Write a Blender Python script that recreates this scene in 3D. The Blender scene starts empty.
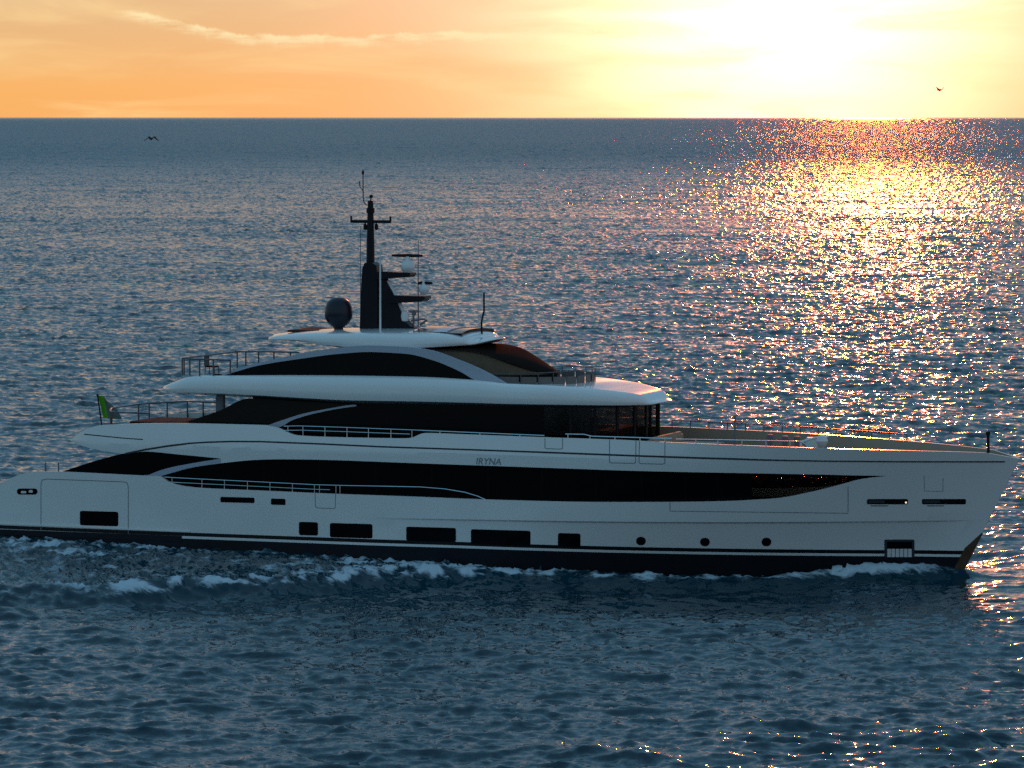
import bpy, bmesh, math, random
import numpy as np
from mathutils import Vector, Matrix

random.seed(7)
RNG = np.random.default_rng(11)
SC = bpy.context.scene
COL = SC.collection
rad = math.radians

# ------------------------------------------------------------------ camera
W_, H_ = 1024, 768
F = 4300.0                      # focal length in pixels (a long lens, about 150 mm)
HC = 21.0                       # drone height above the sea
PITCH = math.atan((384 - 117.3) / F)
cam_d = bpy.data.cameras.new("camera")
cam = bpy.data.objects.new("camera", cam_d)
COL.objects.link(cam)
cam.location = (0, 0, HC)
cam.rotation_euler = (math.pi / 2 - PITCH, 0, 0)
cam_d.sensor_width = 36.0
cam_d.lens = F / W_ * 36.0
cam_d.clip_start = 1.0
cam_d.clip_end = 600000.0
SC.camera = cam

# ------------------------------------------------------------------ sun and sky
SUN_AZ = math.atan((868 - 512) / F)       # to the right of the view axis
SUN_EL = rad(6.3)
SUN_DIR = Vector((math.sin(SUN_AZ) * math.cos(SUN_EL), math.cos(SUN_AZ) * math.cos(SUN_EL), math.sin(SUN_EL)))
sun_d = bpy.data.lights.new("sun", "SUN")
sun_d.energy = 0.58
sun_d.angle = rad(0.6)
sun_d.color = (1.0, 0.17, 0.018)
sun = bpy.data.objects.new("sun", sun_d)
COL.objects.link(sun)
sun.rotation_euler = (-SUN_DIR).to_track_quat('-Z', 'Y').to_euler()

SC.view_settings.view_transform = 'Standard'
SC.view_settings.look = 'None'
SC.view_settings.exposure = 0.0
SC.view_settings.gamma = 1.0
SC.view_settings.use_curve_mapping = False
SC.render.engine = 'CYCLES'
SC.cycles.use_denoising = False
SC.cycles.max_bounces = 8
SC.cycles.sample_clamp_indirect = 6.0
SC.cycles.caustics_reflective = False
SC.cycles.caustics_refractive = False


class NT:
    """small node-tree helper: sockets in, socket out"""
    def __init__(self, nt):
        self.nt = nt

    def new(self, t, **kw):
        n = self.nt.nodes.new(t)
        for k, v in kw.items():
            setattr(n, k, v)
        return n

    def put(self, sock, v):
        if hasattr(v, 'is_linked') or hasattr(v, 'links'):
            self.nt.links.new(v, sock)
        else:
            if hasattr(sock.default_value, '__len__') and not hasattr(v, '__len__'):
                v = (v, v, v)
            if hasattr(sock.default_value, '__len__') and len(sock.default_value) == 4 and len(v) == 3:
                v = (*v, 1.0)
            sock.default_value = v

    def m(self, op, a, b=None, c=None, clamp=False):
        n = self.new('ShaderNodeMath', operation=op)
        n.use_clamp = clamp
        self.put(n.inputs[0], a)
        if b is not None:
            self.put(n.inputs[1], b)
        if c is not None:
            self.put(n.inputs[2], c)
        return n.outputs[0]

    def v(self, op, a, b=None, out=0):
        n = self.new('ShaderNodeVectorMath', operation=op)
        self.put(n.inputs[0], a)
        if b is not None:
            self.put(n.inputs[3] if op == 'SCALE' else n.inputs[1], b)
        return n.outputs['Value'] if op in ('DOT_PRODUCT', 'LENGTH') else n.outputs[0]

    def sep(self, a):
        n = self.new('ShaderNodeSeparateXYZ')
        self.put(n.inputs[0], a)
        return n.outputs

    def comb(self, x, y, z):
        n = self.new('ShaderNodeCombineXYZ')
        for s, q in zip(n.inputs, (x, y, z)):
            self.put(s, q)
        return n.outputs[0]

    def mix(self, f, a, b, kind='MIX'):
        n = self.new('ShaderNodeMix', data_type='RGBA', blend_type=kind)
        n.clamp_factor = True
        self.put(n.inputs[0], f)
        self.put(n.inputs[6], a)
        self.put(n.inputs[7], b)
        return n.outputs[2]

    def smooth(self, x, lo, hi, a=0.0, b=1.0):
        n = self.new('ShaderNodeMapRange', interpolation_type='SMOOTHSTEP')
        self.put(n.inputs[0], x)
        for k, q in zip((1, 2, 3, 4), (lo, hi, a, b)):
            self.put(n.inputs[k], q)
        return n.outputs[0]

    def noise(self, vec, scale, detail=3.0, rough=0.5, dist=0.0, out='Fac'):
        n = self.new('ShaderNodeTexNoise')
        self.put(n.inputs['Vector'], vec)
        n.inputs['Scale'].default_value = scale
        n.inputs['Detail'].default_value = detail
        n.inputs['Roughness'].default_value = rough
        n.inputs['Distortion'].default_value = dist
        return n.outputs[out]


def build_world():
    w = bpy.data.worlds.new("World")
    SC.world = w
    w.use_nodes = True
    nt = w.node_tree
    for n in list(nt.nodes):
        nt.nodes.remove(n)
    T = NT(nt)
    d = T.v('NORMALIZE', T.new('ShaderNodeTexCoord').outputs['Generated'])
    x, y, z = T.sep(d)
    elev = T.m('MULTIPLY', T.m('ARCSINE', z), 180 / math.pi)          # degrees
    el0 = T.m('MAXIMUM', elev, 0.0)
    az = T.m('MULTIPLY', T.m('ARCTAN2', x, y), 180 / math.pi)
    ch = T.v('DOT_PRODUCT', T.v('NORMALIZE', T.comb(x, y, 0.0)), (math.sin(SUN_AZ), math.cos(SUN_AZ), 0.0))
    side = T.smooth(ch, -0.2, 0.98)                                      # 1 towards the sun
    # upper dome: the daylight sky model at a low sun
    sky = T.new('ShaderNodeTexSky', sky_type='NISHITA')
    sky.sun_disc = False
    sky.sun_elevation = SUN_EL
    sky.sun_rotation = SUN_AZ
    sky.air_density = 1.2
    sky.dust_density = 1.0
    sky.ozone_density = 2.0
    dome = T.v('SCALE', sky.outputs[0], 0.075)
    blue = T.mix(T.smooth(elev, 5.0, 26.0), (0.065, 0.225, 0.40, 1), (0.05, 0.32, 0.56, 1))
    blue = T.mix(T.smooth(elev, 35.0, 80.0), blue, (0.10, 0.29, 0.50, 1))
    upper = T.mix(0.93, dome, blue)
    pale = T.m('MULTIPLY', T.m('MULTIPLY', T.smooth(elev, 11.0, 4.0), side), 0.38)
    pcol = T.mix(T.smooth(ch, 0.972, 0.999), (0.60, 0.57, 0.47, 1), (0.95, 0.56, 0.22, 1))
    upper = T.mix(pale, upper, pcol)
    # warm band on the sunward horizon
    band = T.m('MULTIPLY', T.m('POWER', 2.718, T.m('MULTIPLY', el0, -1 / 3.0)), side)
    warm = T.mix(T.smooth(elev, -0.2, 2.2), (0.94, 0.44, 0.12, 1), (0.92, 0.55, 0.18, 1))
    base = T.mix(T.m('MULTIPLY', band, 1.15, clamp=True), upper, warm)
    # antisolar horizon, dusky
    anti = T.m('MULTIPLY', T.m('POWER', 2.718, T.m('MULTIPLY', el0, -1 / 40.0)), T.m('SUBTRACT', 1.0, side))
    acol = T.mix(T.smooth(x, 0.0, 0.9), (0.34, 0.45, 0.48, 1), (0.56, 0.46, 0.44, 1))
    base = T.mix(T.m('MULTIPLY', anti, 0.9), base, acol)
    # glow round the veiled sun
    gd = Vector((math.sin(rad(3.6)) * math.cos(rad(2.0)), math.cos(rad(3.6)) * math.cos(rad(2.0)), math.sin(rad(2.0))))
    cs = T.m('MINIMUM', T.v('DOT_PRODUCT', d, tuple(gd)), 0.9999999)
    th = T.m('MULTIPLY', T.m('ARCCOSINE', cs), 180 / math.pi)
    q = T.m('DIVIDE', th, 2.7)
    g1 = T.m('POWER', 2.718, T.m('MULTIPLY', T.m('MULTIPLY', q, q), -1.0))
    g2 = T.m('POWER', 2.718, T.m('MULTIPLY', th, -1 / 2.9))
    gcol = T.v('ADD', T.v('SCALE', (5.0, 1.4, 0.75), T.m('MULTIPLY', g1, 1.0)),
               T.v('SCALE', (0.8, 0.42, 0.56), T.m('MULTIPLY', g2, 0.95)))
    base = T.v('ADD', base, gcol)
    # clouds: long thin bright streaks and faint veils
    cp = T.comb(T.m('MULTIPLY', az, 0.32), T.m('MULTIPLY', elev, 1.9), 3.7)
    veil = T.noise(cp, 1.0, 6, 0.55, 0.6)
    vf = T.m('MULTIPLY', T.smooth(veil, 0.44, 0.74), T.m('MULTIPLY', side, 0.45))
    base = T.mix(vf, base, (1.10, 0.78, 0.36, 1))
    dk = T.noise(T.comb(T.m('MULTIPLY', az, 0.2), T.m('MULTIPLY', elev, 1.5), 9.1), 1.0, 4, 0.5, 0.4)
    base = T.mix(T.m('MULTIPLY', T.smooth(dk, 0.5, 0.75), T.m('MULTIPLY', side, 0.30)), base, (0.80, 0.42, 0.15, 1))
    # the one long streak: elevation of its crest as a function of azimuth
    wob = T.m('MULTIPLY', T.m('SUBTRACT', T.noise(T.comb(T.m('MULTIPLY', az, 1.1), 0.0, 1.3), 1.0, 6, 0.7), 0.5), 0.30)
    crest = T.m('ADD', T.m('ADD', T.smooth(az, -5.3, -3.2, 1.36, 1.06), T.smooth(az, -2.5, 0.9, 0.0, 0.07)), wob)
    dd = T.m('SUBTRACT', elev, crest)
    edge = T.m('MULTIPLY', T.smooth(dd, -0.17, 0.0), T.smooth(dd, 0.0, 0.05, 1.0, 0.0))
    fade = T.m('MULTIPLY', T.smooth(az, -5.4, -4.9), T.smooth(az, 0.9, 2.6, 1.0, 0.0))
    tex = T.smooth(T.noise(T.comb(T.m('MULTIPLY', az, 2.0), T.m('MULTIPLY', elev, 9.0), 0.4), 1.0, 4, 0.6), 0.32, 0.6)
    base = T.mix(T.m('MULTIPLY', T.m('MULTIPLY', edge, fade), T.m('MULTIPLY', tex, 0.75)), base, (1.05, 0.86, 0.48, 1))
    bg = T.new('ShaderNodeBackground')
    nt.links.new(base, bg.inputs[0])
    bg.inputs[1].default_value = 1.0
    out = T.new('ShaderNodeOutputWorld')
    nt.links.new(bg.outputs[0], out.inputs[0])
    w.cycles.sampling_method = 'MANUAL'
    w.cycles.sample_map_resolution = 1024


build_world()

# ------------------------------------------------------------------ yacht frame
PSI = rad(20.0)
DM = 204.0
MID = 25.0
hd = Vector((math.cos(PSI), -math.sin(PSI), 0))
pt = Vector((math.sin(PSI), math.cos(PSI), 0))
ORG = Vector((-0.4, DM, 0)) - hd * MID
CAMP = Vector((0, 0, HC))
FW = Vector((0, math.cos(PITCH), -math.sin(PITCH)))
UP = Vector((0, math.sin(PITCH), math.cos(PITCH)))


def L(u, v, y):
    """side-elevation measurement -> yacht-local (x, z) on the plane of lateral offset y"""
    d = FW + Vector((1, 0, 0)) * ((u - 512) / F) - UP * ((v - 384) / F)
    rel = CAMP - ORG
    t = (y - rel.dot(pt)) / d.dot(pt)
    p = rel + d * t
    return p.dot(hd), p.z


def V(u, v, y):
    x, z = L(u, v, y)
    return Vector((x, y, z))


def LB(u, v, Bf, off=0.0):
    y = -4.2
    for _ in range(12):
        x, z = L(u, v, y)
        y = -(float(Bf(x, z)) + off)
    return x, z


class Curve:
    """monotone cubic through points"""
    def __init__(self, pts):
        pts = sorted(pts)
        X = np.array([p[0] for p in pts], float)
        Y = np.array([p[1] for p in pts], float)
        keep = np.concatenate([[True], np.diff(X) > 1e-5])
        X, Y = X[keep], Y[keep]
        h = np.diff(X)
        dl = np.diff(Y) / h
        m = np.zeros_like(X)
        for i in range(1, len(X) - 1):
            if dl[i - 1] * dl[i] > 0:
                w1 = 2 * h[i] + h[i - 1]
                w2 = h[i] + 2 * h[i - 1]
                m[i] = (w1 + w2) / (w1 / dl[i - 1] + w2 / dl[i])
        m[0], m[-1] = dl[0], dl[-1]
        self.X, self.Y, self.m = X, Y, m

    def __call__(self, x):
        x = np.asarray(x, float)
        i = np.clip(np.searchsorted(self.X, x) - 1, 0, len(self.X) - 2)
        h = self.X[i + 1] - self.X[i]
        t = np.clip((x - self.X[i]) / h, 0, 1)
        r = (self.Y[i] * (1 + 2 * t) * (1 - t) ** 2 + h * self.m[i] * t * (1 - t) ** 2
             + self.Y[i + 1] * t * t * (3 - 2 * t) + h * self.m[i + 1] * t * t * (t - 1))
        return r if r.ndim else float(r)


def sstep(x, a, b):
    t = np.clip((np.asarray(x, float) - a) / (b - a), 0, 1)
    return t * t * (3 - 2 * t)


# ------------------------------------------------------------------ materials
def mat(name, col, rough=0.5, spec=0.5, metal=0.0, coat=0.0, var=0.0, vscale=2.0, bump=0.0):
    m = bpy.data.materials.new(name)
    m.use_nodes = True
    T = NT(m.node_tree)
    b = m.node_tree.nodes['Principled BSDF']
    b.inputs['Roughness'].default_value = rough
    b.inputs['Specular IOR Level'].default_value = spec
    b.inputs['Metallic'].default_value = metal
    b.inputs['Coat Weight'].default_value = coat
    b.inputs['Coat Roughness'].default_value = 0.06
    pos = T.new('ShaderNodeTexCoord').outputs['Object']
    if var:
        n = T.noise(pos, vscale, 4, 0.6)
        c = T.mix(n, tuple(q * (1 - var) for q in col), tuple(min(1, q * (1 + var)) for q in col))
        m.node_tree.links.new(c, b.inputs['Base Color'])
        r = T.m('ADD', T.m('MULTIPLY', T.noise(pos, vscale * 2.7, 3), 0.12), rough - 0.06)
        m.node_tree.links.new(r, b.inputs['Roughness'])
    else:
        b.inputs['Base Color'].default_value = (*col, 1)
    if bump:
        bn = T.new('ShaderNodeBump')
        bn.inputs['Strength'].default_value = bump
        bn.inputs['Distance'].default_value = 0.05
        m.node_tree.links.new(T.noise(pos, vscale, 4), bn.inputs['Height'])
        m.node_tree.links.new(bn.outputs[0], b.inputs['Normal'])
    return m


M = {}
M['white'] = mat('white_gelcoat', (0.74, 0.75, 0.74), 0.16, 0.4, coat=0.4, var=0.05, vscale=0.5)
M['silver'] = mat('silver_paint', (0.40, 0.44, 0.52), 0.35, 0.4, coat=0.2, var=0.04, vscale=0.7)
M['black'] = mat('black_boot_paint', (0.006, 0.007, 0.009), 0.4, 0.25, var=0.3)
M['navy'] = mat('dark_antifouling', (0.007, 0.009, 0.014), 0.6, 0.2, var=0.4)
M['glass'] = mat('black_glass', (0.0025, 0.0028, 0.0035), 0.10, 0.10)
M['glass_brown'] = mat('smoked_glass', (0.009, 0.007, 0.006), 0.12, 0.12, var=0.3)
M['groove'] = mat('groove_shadow_gap', (0.035, 0.04, 0.05), 0.6, 0.2)
M['seam'] = mat('panel_seam', (0.19, 0.21, 0.23), 0.6, 0.2)
M['teak'] = mat('weathered_teak', (0.20, 0.17, 0.14), 0.6, 0.3, var=0.2, vscale=5)
M['cream'] = mat('cream_lining', (0.36, 0.26, 0.19), 0.55, 0.3, var=0.1)
M['beige'] = mat('beige_lining', (0.13, 0.10, 0.065), 0.6, 0.3, var=0.25, vscale=3)
M['steel'] = mat('polished_steel', (0.72, 0.74, 0.76), 0.18, 0.5, metal=1.0)
M['rail'] = mat('rail_steel', (0.10, 0.10, 0.115), 0.3, 0.5, metal=0.6)
M['mast'] = mat('black_mast_paint', (0.008, 0.009, 0.013), 0.4, 0.15, var=0.3)
M['dome'] = mat('navy_radome', (0.010, 0.013, 0.024), 0.35, 0.3, coat=0.1)
M['offwhite'] = mat('white_plastic', (0.72, 0.72, 0.72), 0.4, 0.4, var=0.04)
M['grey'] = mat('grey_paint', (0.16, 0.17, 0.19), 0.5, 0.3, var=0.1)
M['green'] = mat('green_cloth', (0.09, 0.36, 0.015), 0.8, 0.1, var=0.25, vscale=3)
M['greycloth'] = mat('grey_cloth', (0.13, 0.15, 0.15), 0.8, 0.1, var=0.25, vscale=3)
M['stain'] = mat('rusty_stem_paint', (0.085, 0.05, 0.03), 0.5, 0.3, var=0.6, vscale=3)
M['brow'] = mat('maroon_brow_paint', (0.012, 0.008, 0.007), 0.9, 0.02, var=0.15)
M['lining'] = mat('pale_bulwark_lining', (0.62, 0.52, 0.42), 0.5, 0.3, var=0.08)
M['screen'] = mat('grey_wind_screen', (0.17, 0.15, 0.14), 0.4, 0.2, var=0.1)
M['feather'] = mat('dark_feathers', (0.03, 0.028, 0.028), 0.7, 0.2, var=0.3)
M['lettering'] = mat('grey_lettering', (0.19, 0.22, 0.24), 0.4, 0.3)
M['cushion'] = mat('brown_cushion', (0.022, 0.020, 0.020), 0.8, 0.1, var=0.2)
M['lamp'] = bpy.data.materials.new('lit_lamp')
M['lamp'].use_nodes = True
M['lamp'].node_tree.nodes['Principled BSDF'].inputs['Emission Color'].default_value = (1, 0.78, 0.5, 1)
M['lamp'].node_tree.nodes['Principled BSDF'].inputs['Emission Strength'].default_value = 1.0


m_ = bpy.data.materials.new('tinted_pane')
m_.use_nodes = True
T_ = NT(m_.node_tree)
tr_ = T_.new('ShaderNodeBsdfTransparent')
tr_.inputs[0].default_value = (0.46, 0.45, 0.44, 1)
gl_ = T_.new('ShaderNodeBsdfGlossy')
gl_.inputs['Roughness'].default_value = 0.08
gl_.inputs['Color'].default_value = (0.5, 0.5, 0.5, 1)
mx_ = T_.new('ShaderNodeMixShader')
mx_.inputs[0].default_value = 0.03
m_.node_tree.links.new(tr_.outputs[0], mx_.inputs[1])
m_.node_tree.links.new(gl_.outputs[0], mx_.inputs[2])
m_.node_tree.links.new(mx_.outputs[0], m_.node_tree.nodes['Material Output'].inputs[0])
M['tint'] = m_
m2_ = m_.copy()
m2_.name = 'dark_tinted_pane'
for n_ in m2_.node_tree.nodes:
    if n_.type == 'BSDF_TRANSPARENT':
        n_.inputs[0].default_value = (0.055, 0.06, 0.07, 1)
M['tint_dark'] = m2_


# ------------------------------------------------------------------ mesh builder
class MB:
    def __init__(self):
        self.v, self.f, self.mi = [], [], []

    def add(self, verts, faces, mi=0):
        o = len(self.v)
        self.v += [tuple(p) for p in verts]
        self.f += [tuple(i + o for i in f) for f in faces]
        self.mi += [mi] * len(faces)

    def grid(self, P, mi=0, flip=False, mrow=None):
        """P: array [n][m][3]"""
        n, m = len(P), len(P[0])
        o = len(self.v)
        for r in P:
            self.v += [tuple(p) for p in r]
        for i in range(n - 1):
            for j in range(m - 1):
                q = (o + i * m + j, o + (i + 1) * m + j, o + (i + 1) * m + j + 1, o + i * m + j + 1)
                self.f.append(q[::-1] if flip else q)
                self.mi.append(mi if mrow is None else mrow[j])

    def box(self, c, s, mi=0, rz=0.0, bev=0.0):
        bm = bmesh.new()
        bmesh.ops.create_cube(bm, size=1)
        bmesh.ops.scale(bm, vec=s, verts=bm.verts)
        if bev:
            bmesh.ops.bevel(bm, geom=bm.edges[:], offset=bev, segments=2, affect='EDGES')
        bmesh.ops.rotate(bm, cent=(0, 0, 0), matrix=Matrix.Rotation(rz, 3, 'Z'), verts=bm.verts)
        bmesh.ops.translate(bm, vec=c, verts=bm.verts)
        self.bm(bm, mi)

    def bm(self, bm, mi=0):
        bm.verts.index_update()
        self.add([v.co[:] for v in bm.verts], [[v.index for v in f.verts] for f in bm.faces], mi)
        bm.free()

    def tube(self, pts, r, mi=0, n=6):
        pts = [Vector(p) for p in pts]
        rs = r if hasattr(r, '__len__') else [r] * len(pts)
        rings = []
        for i, p in enumerate(pts):
            a = pts[max(i - 1, 0)]
            b = pts[min(i + 1, len(pts) - 1)]
            d = (b - a).normalized()
            ref = Vector((0, 0, 1)) if abs(d.z) < 0.9 else Vector((1, 0, 0))
            s = d.cross(ref).normalized()
            t = s.cross(d)
            rings.append([p + (s * math.cos(2 * math.pi * k / n) + t * math.sin(2 * math.pi * k / n)) * rs[i] for k in range(n)])
        o = len(self.v)
        for R in rings:
            self.v += [tuple(q) for q in R]
        for i in range(len(rings) - 1):
            for k in range(n):
                k2 = (k + 1) % n
                self.f.append((o + i * n + k, o + i * n + k2, o + (i + 1) * n + k2, o + (i + 1) * n + k))
                self.mi.append(mi)
        self.f.append(tuple(o + k for k in range(n))[::-1])
        self.f.append(tuple(o + (len(rings) - 1) * n + k for k in range(n)))
        self.mi += [mi, mi]

    def lathe(self, c, prof, mi=0, n=20):
        """prof: list of (r, z)"""
        P = []
        for r, z in prof:
            P.append([(c[0] + r * math.cos(2 * math.pi * k / n), c[1] + r * math.sin(2 * math.pi * k / n), c[2] + z) for k in range(n + 1)])
        self.grid(P, mi)

    def prism(self, poly, y0, y1, mi=0):
        """side-view polygon (x, z) extruded across the boat between y0 and y1"""
        n = len(poly)
        v = [(x, y0, z) for x, z in poly] + [(x, y1, z) for x, z in poly]
        f = [tuple(range(n)), tuple(range(2 * n - 1, n - 1, -1))]
        f += [(i, i + n, (i + 1) % n + n, (i + 1) % n) for i in range(n)]
        self.add(v, f, mi)

    def plan(self, xs, hb, z0, z1, mi=0, mtop=None):
        """deck plate: half-breadth hb(x), between heights z0(x), z1(x)"""
        P = []
        for x in xs:
            b = float(hb(x))
            a0 = z0(x) if callable(z0) else z0
            a1 = z1(x) if callable(z1) else z1
            P.append([(x, -b, a0), (x, -b, a1), (x, -b * .5, a1), (x, 0, a1), (x, b * .5, a1), (x, b, a1), (x, b, a0), (x, 0, a0), (x, -b, a0)])
        mt = mi if mtop is None else mtop
        self.grid(P, mi, mrow=[mi, mt, mt, mt, mt, mi, mi, mi])
        self.add(P[0][:-1], [tuple(range(8))], mi)
        self.add(P[-1][:-1], [tuple(range(7, -1, -1))], mi)

    def build(self, name, mats, parent=None, smooth=35):
        me = bpy.data.meshes.new(name)
        if not isinstance(mats, (list, tuple)):
            mats = [mats]
        me.from_pydata(self.v, [], self.f)
        for q in mats:
            me.materials.append(q)
        me.polygons.foreach_set('material_index', self.mi)
        bm = bmesh.new()
        bm.from_mesh(me)
        bmesh.ops.remove_doubles(bm, verts=bm.verts, dist=0.0008)
        bmesh.ops.dissolve_degenerate(bm, edges=bm.edges, dist=0.0005)
        bmesh.ops.recalc_face_normals(bm, faces=bm.faces)
        bm.to_mesh(me)
        bm.free()
        if smooth:
            me.polygons.foreach_set('use_smooth', [True] * len(me.polygons))
            me.set_sharp_from_angle(angle=rad(smooth))
        o = bpy.data.objects.new(name, me)
        COL.objects.link(o)
        if parent is not None:
            o.parent = parent
        return o


def thing(name, label, cat, loc=(0, 0, 0), rz=0.0, group=None):
    o = bpy.data.objects.new(name, None)
    o.empty_display_size = 0.5
    COL.objects.link(o)
    o.location = loc
    o.rotation_euler = (0, 0, rz)
    o['label'] = label
    o['category'] = cat
    if group:
        o['group'] = group
    return o


# ------------------------------------------------------------------ hull form
XT, ZT = L(1020.5, 458.6, 0.0)
XF, ZF = L(966, 566, 0.0)


def xstem(z):
    z = np.asarray(z, float)
    s = (XT - XF) / (ZT - ZF)
    return XF + (z - ZF) * s - 0.06 * np.clip(0.5 - z, 0, 3) ** 2


KX0, KZ0 = L(470, 519.5, -4.5)
KX1, KZ1 = L(960, 520.5, -0.7)


def zknuckle(x):
    return KZ0 + (KZ1 - KZ0) * (np.asarray(x, float) - KX0) / (KX1 - KX0)


def B(x, z):
    """half-breadth of the hull"""
    x = np.asarray(x, float)
    z = np.asarray(z, float)
    zz = np.clip(z, -1.5, 6.5)
    t = np.clip(zz / 5.5, -0.25, 1.15)
    Le = 23 - 4.5 * t
    p = 1.75 + 0.55 * t
    bm_ = 4.38 + 0.17 * t
    q = np.clip((xstem(z) - x) / Le, 0, 1)
    b = bm_ * (1 - (1 - q) ** p) + 0.05
    b = b * (1 - 0.07 * (np.clip(12 - x, 0, 14) / 12) ** 2)
    zk = zknuckle(x)
    on = sstep(x, 19.0, 25.0) * sstep(xstem(z) - x, 0.2, 3.0)
    dz = zk - z
    b = b - on * (0.07 * sstep(dz, 0.0, 0.06) + 0.13 * np.clip(dz, 0, 3))
    # upper belt leans inboard above the groove
    b = b - 0.20 * np.clip(z - 5.35, 0, 1.2) * (1 - sstep(x, 30, 44))
    return np.maximum(b, 0.03)


def cv(pts, Bf=B, off=0.0):
    return Curve([LB(u, v, Bf, off) for u, v in pts])


def xof(u, v, Bf=B, off=0.0):
    return LB(u, v, Bf, off)[0]


# measured lines of the side elevation
band_lo = cv([(161, 476.3), (169, 482), (187.5, 486.5), (208, 488.3), (260, 490.5), (340, 494), (410, 496.5), (487, 499.5), (560, 501.5),
              (650, 502), (729, 501), (751, 500), (780, 498.3), (816, 492), (845, 485), (868, 478.8), (893, 476)])
band_hi = cv([(161, 476), (175, 472), (190, 468), (208, 465), (228, 462.5), (254, 460), (280, 459.3), (330, 460), (410, 463), (480, 465.5),
              (560, 468.3), (640, 471), (720, 472.7), (820, 474.5), (868, 475.6), (893, 475.8)])
sheer = cv([(86, 429.5), (99, 425.3), (125, 424), (156, 423.2), (210, 423.6), (264, 425), (277, 427.5), (288, 432.5), (297, 435.3), (332, 437),
            (380, 438), (408, 438.2), (414, 437), (418, 435), (423, 433.2), (430, 433), (471, 434.5), (544, 437.2), (612, 439.5), (664, 442),
            (768, 446.3), (824, 448.3), (894, 450.3), (960, 452), (988, 453)])


def Bbelt(x, z):
    """belt half-breadth: rounds in round the after overhang"""
    x = np.asarray(x, float)
    xa = 3.2
    t = np.clip((xa + 4.0 - x) / 4.0, 0, 1)
    return B(x, z) * (1 - 0.42 * t ** 2.2)


belt_lo_aft = cv([(70.5, 441), (86, 447), (100, 450), (125, 453.6), (146, 451.5), (180, 454.6), (221, 458.5)], Bbelt)
sheer_aft = cv([(70.5, 440.5), (77, 434.5), (86, 429.5), (99, 425.3), (125, 424), (156, 423.2), (210, 423.6), (264, 425)], Bbelt)
arc_hi = cv([(148, 475.2), (157, 471.5), (170, 467.6), (190, 463.6), (221, 458.5)])
hull_top_aft = cv([(-26, 512), (-12, 492), (0, 484), (10, 478.5), (20, 474.5), (32, 472), (45, 471.2), (62, 471.5), (100, 473.3), (146, 475.6),
                   (161, 476.3)])
Z_BOOT0 = L(700, 556.8, -4.2)[1]       # white pinstripe under the black stripe
Z_BOOT1 = L(700, 554.2, -4.2)[1]
Z_BOOT2 = L(700, 550.4, -4.2)[1]
X_TIPB = xof(893, 476)
X_ARC0, X_ARC1 = xof(161, 476.3), xof(221, 460)
X_STERN = xof(-26, 512)
print('HULL', XT, ZT, XF, ZF, Z_BOOT0, Z_BOOT1, Z_BOOT2, X_STERN, band_lo(25), band_hi(25), sheer(25), sheer(40))

ROOT = thing('motor_yacht', 'long white motor yacht with black glass bands and a dark mast, under way', 'yacht', ORG, -PSI)
ROOT.location = ORG


def warp(c, z):
    w = sstep(c, 36.0, XT)
    zt = float(sheer(c)) if c < XT - 3 else ZT
    return c + w * (xstem(z) - XT)


def strip(mb, cs, fl, fu, nz, Bf=B, off=0.0, th=0.12, mi=0, mi_in=None, warped=False, zrows=None, sides=(-1, 1), mrow=None):
    for s in sides:
        O, I = [], []
        for c in cs:
            a, b = float(fl(c)), float(fu(c))
            zz = np.linspace(a, b, nz) if zrows is None else zrows(c, a, b)
            ro, ri = [], []
            for z in zz:
                x = float(warp(c, z)) if warped else c
                y = float(Bf(x, z)) + off
                ro.append((x, s * y, z))
                ri.append((x, s * max(y - th, 0.0), z))
            O.append(ro)
            I.append(ri)
        mb.grid(O, mi, flip=(s > 0), mrow=mrow)
        mb.grid(I, mi if mi_in is None else mi_in, flip=(s < 0))
        top = [[o[-1], i[-1]] for o, i in zip(O, I)]
        bot = [[o[0], i[0]] for o, i in zip(O, I)]
        mb.grid(top, mi)
        mb.grid(bot, mi)
        mb.grid([O[0], I[0]], mi)
        mb.grid([O[-1], I[-1]], mi)


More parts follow.
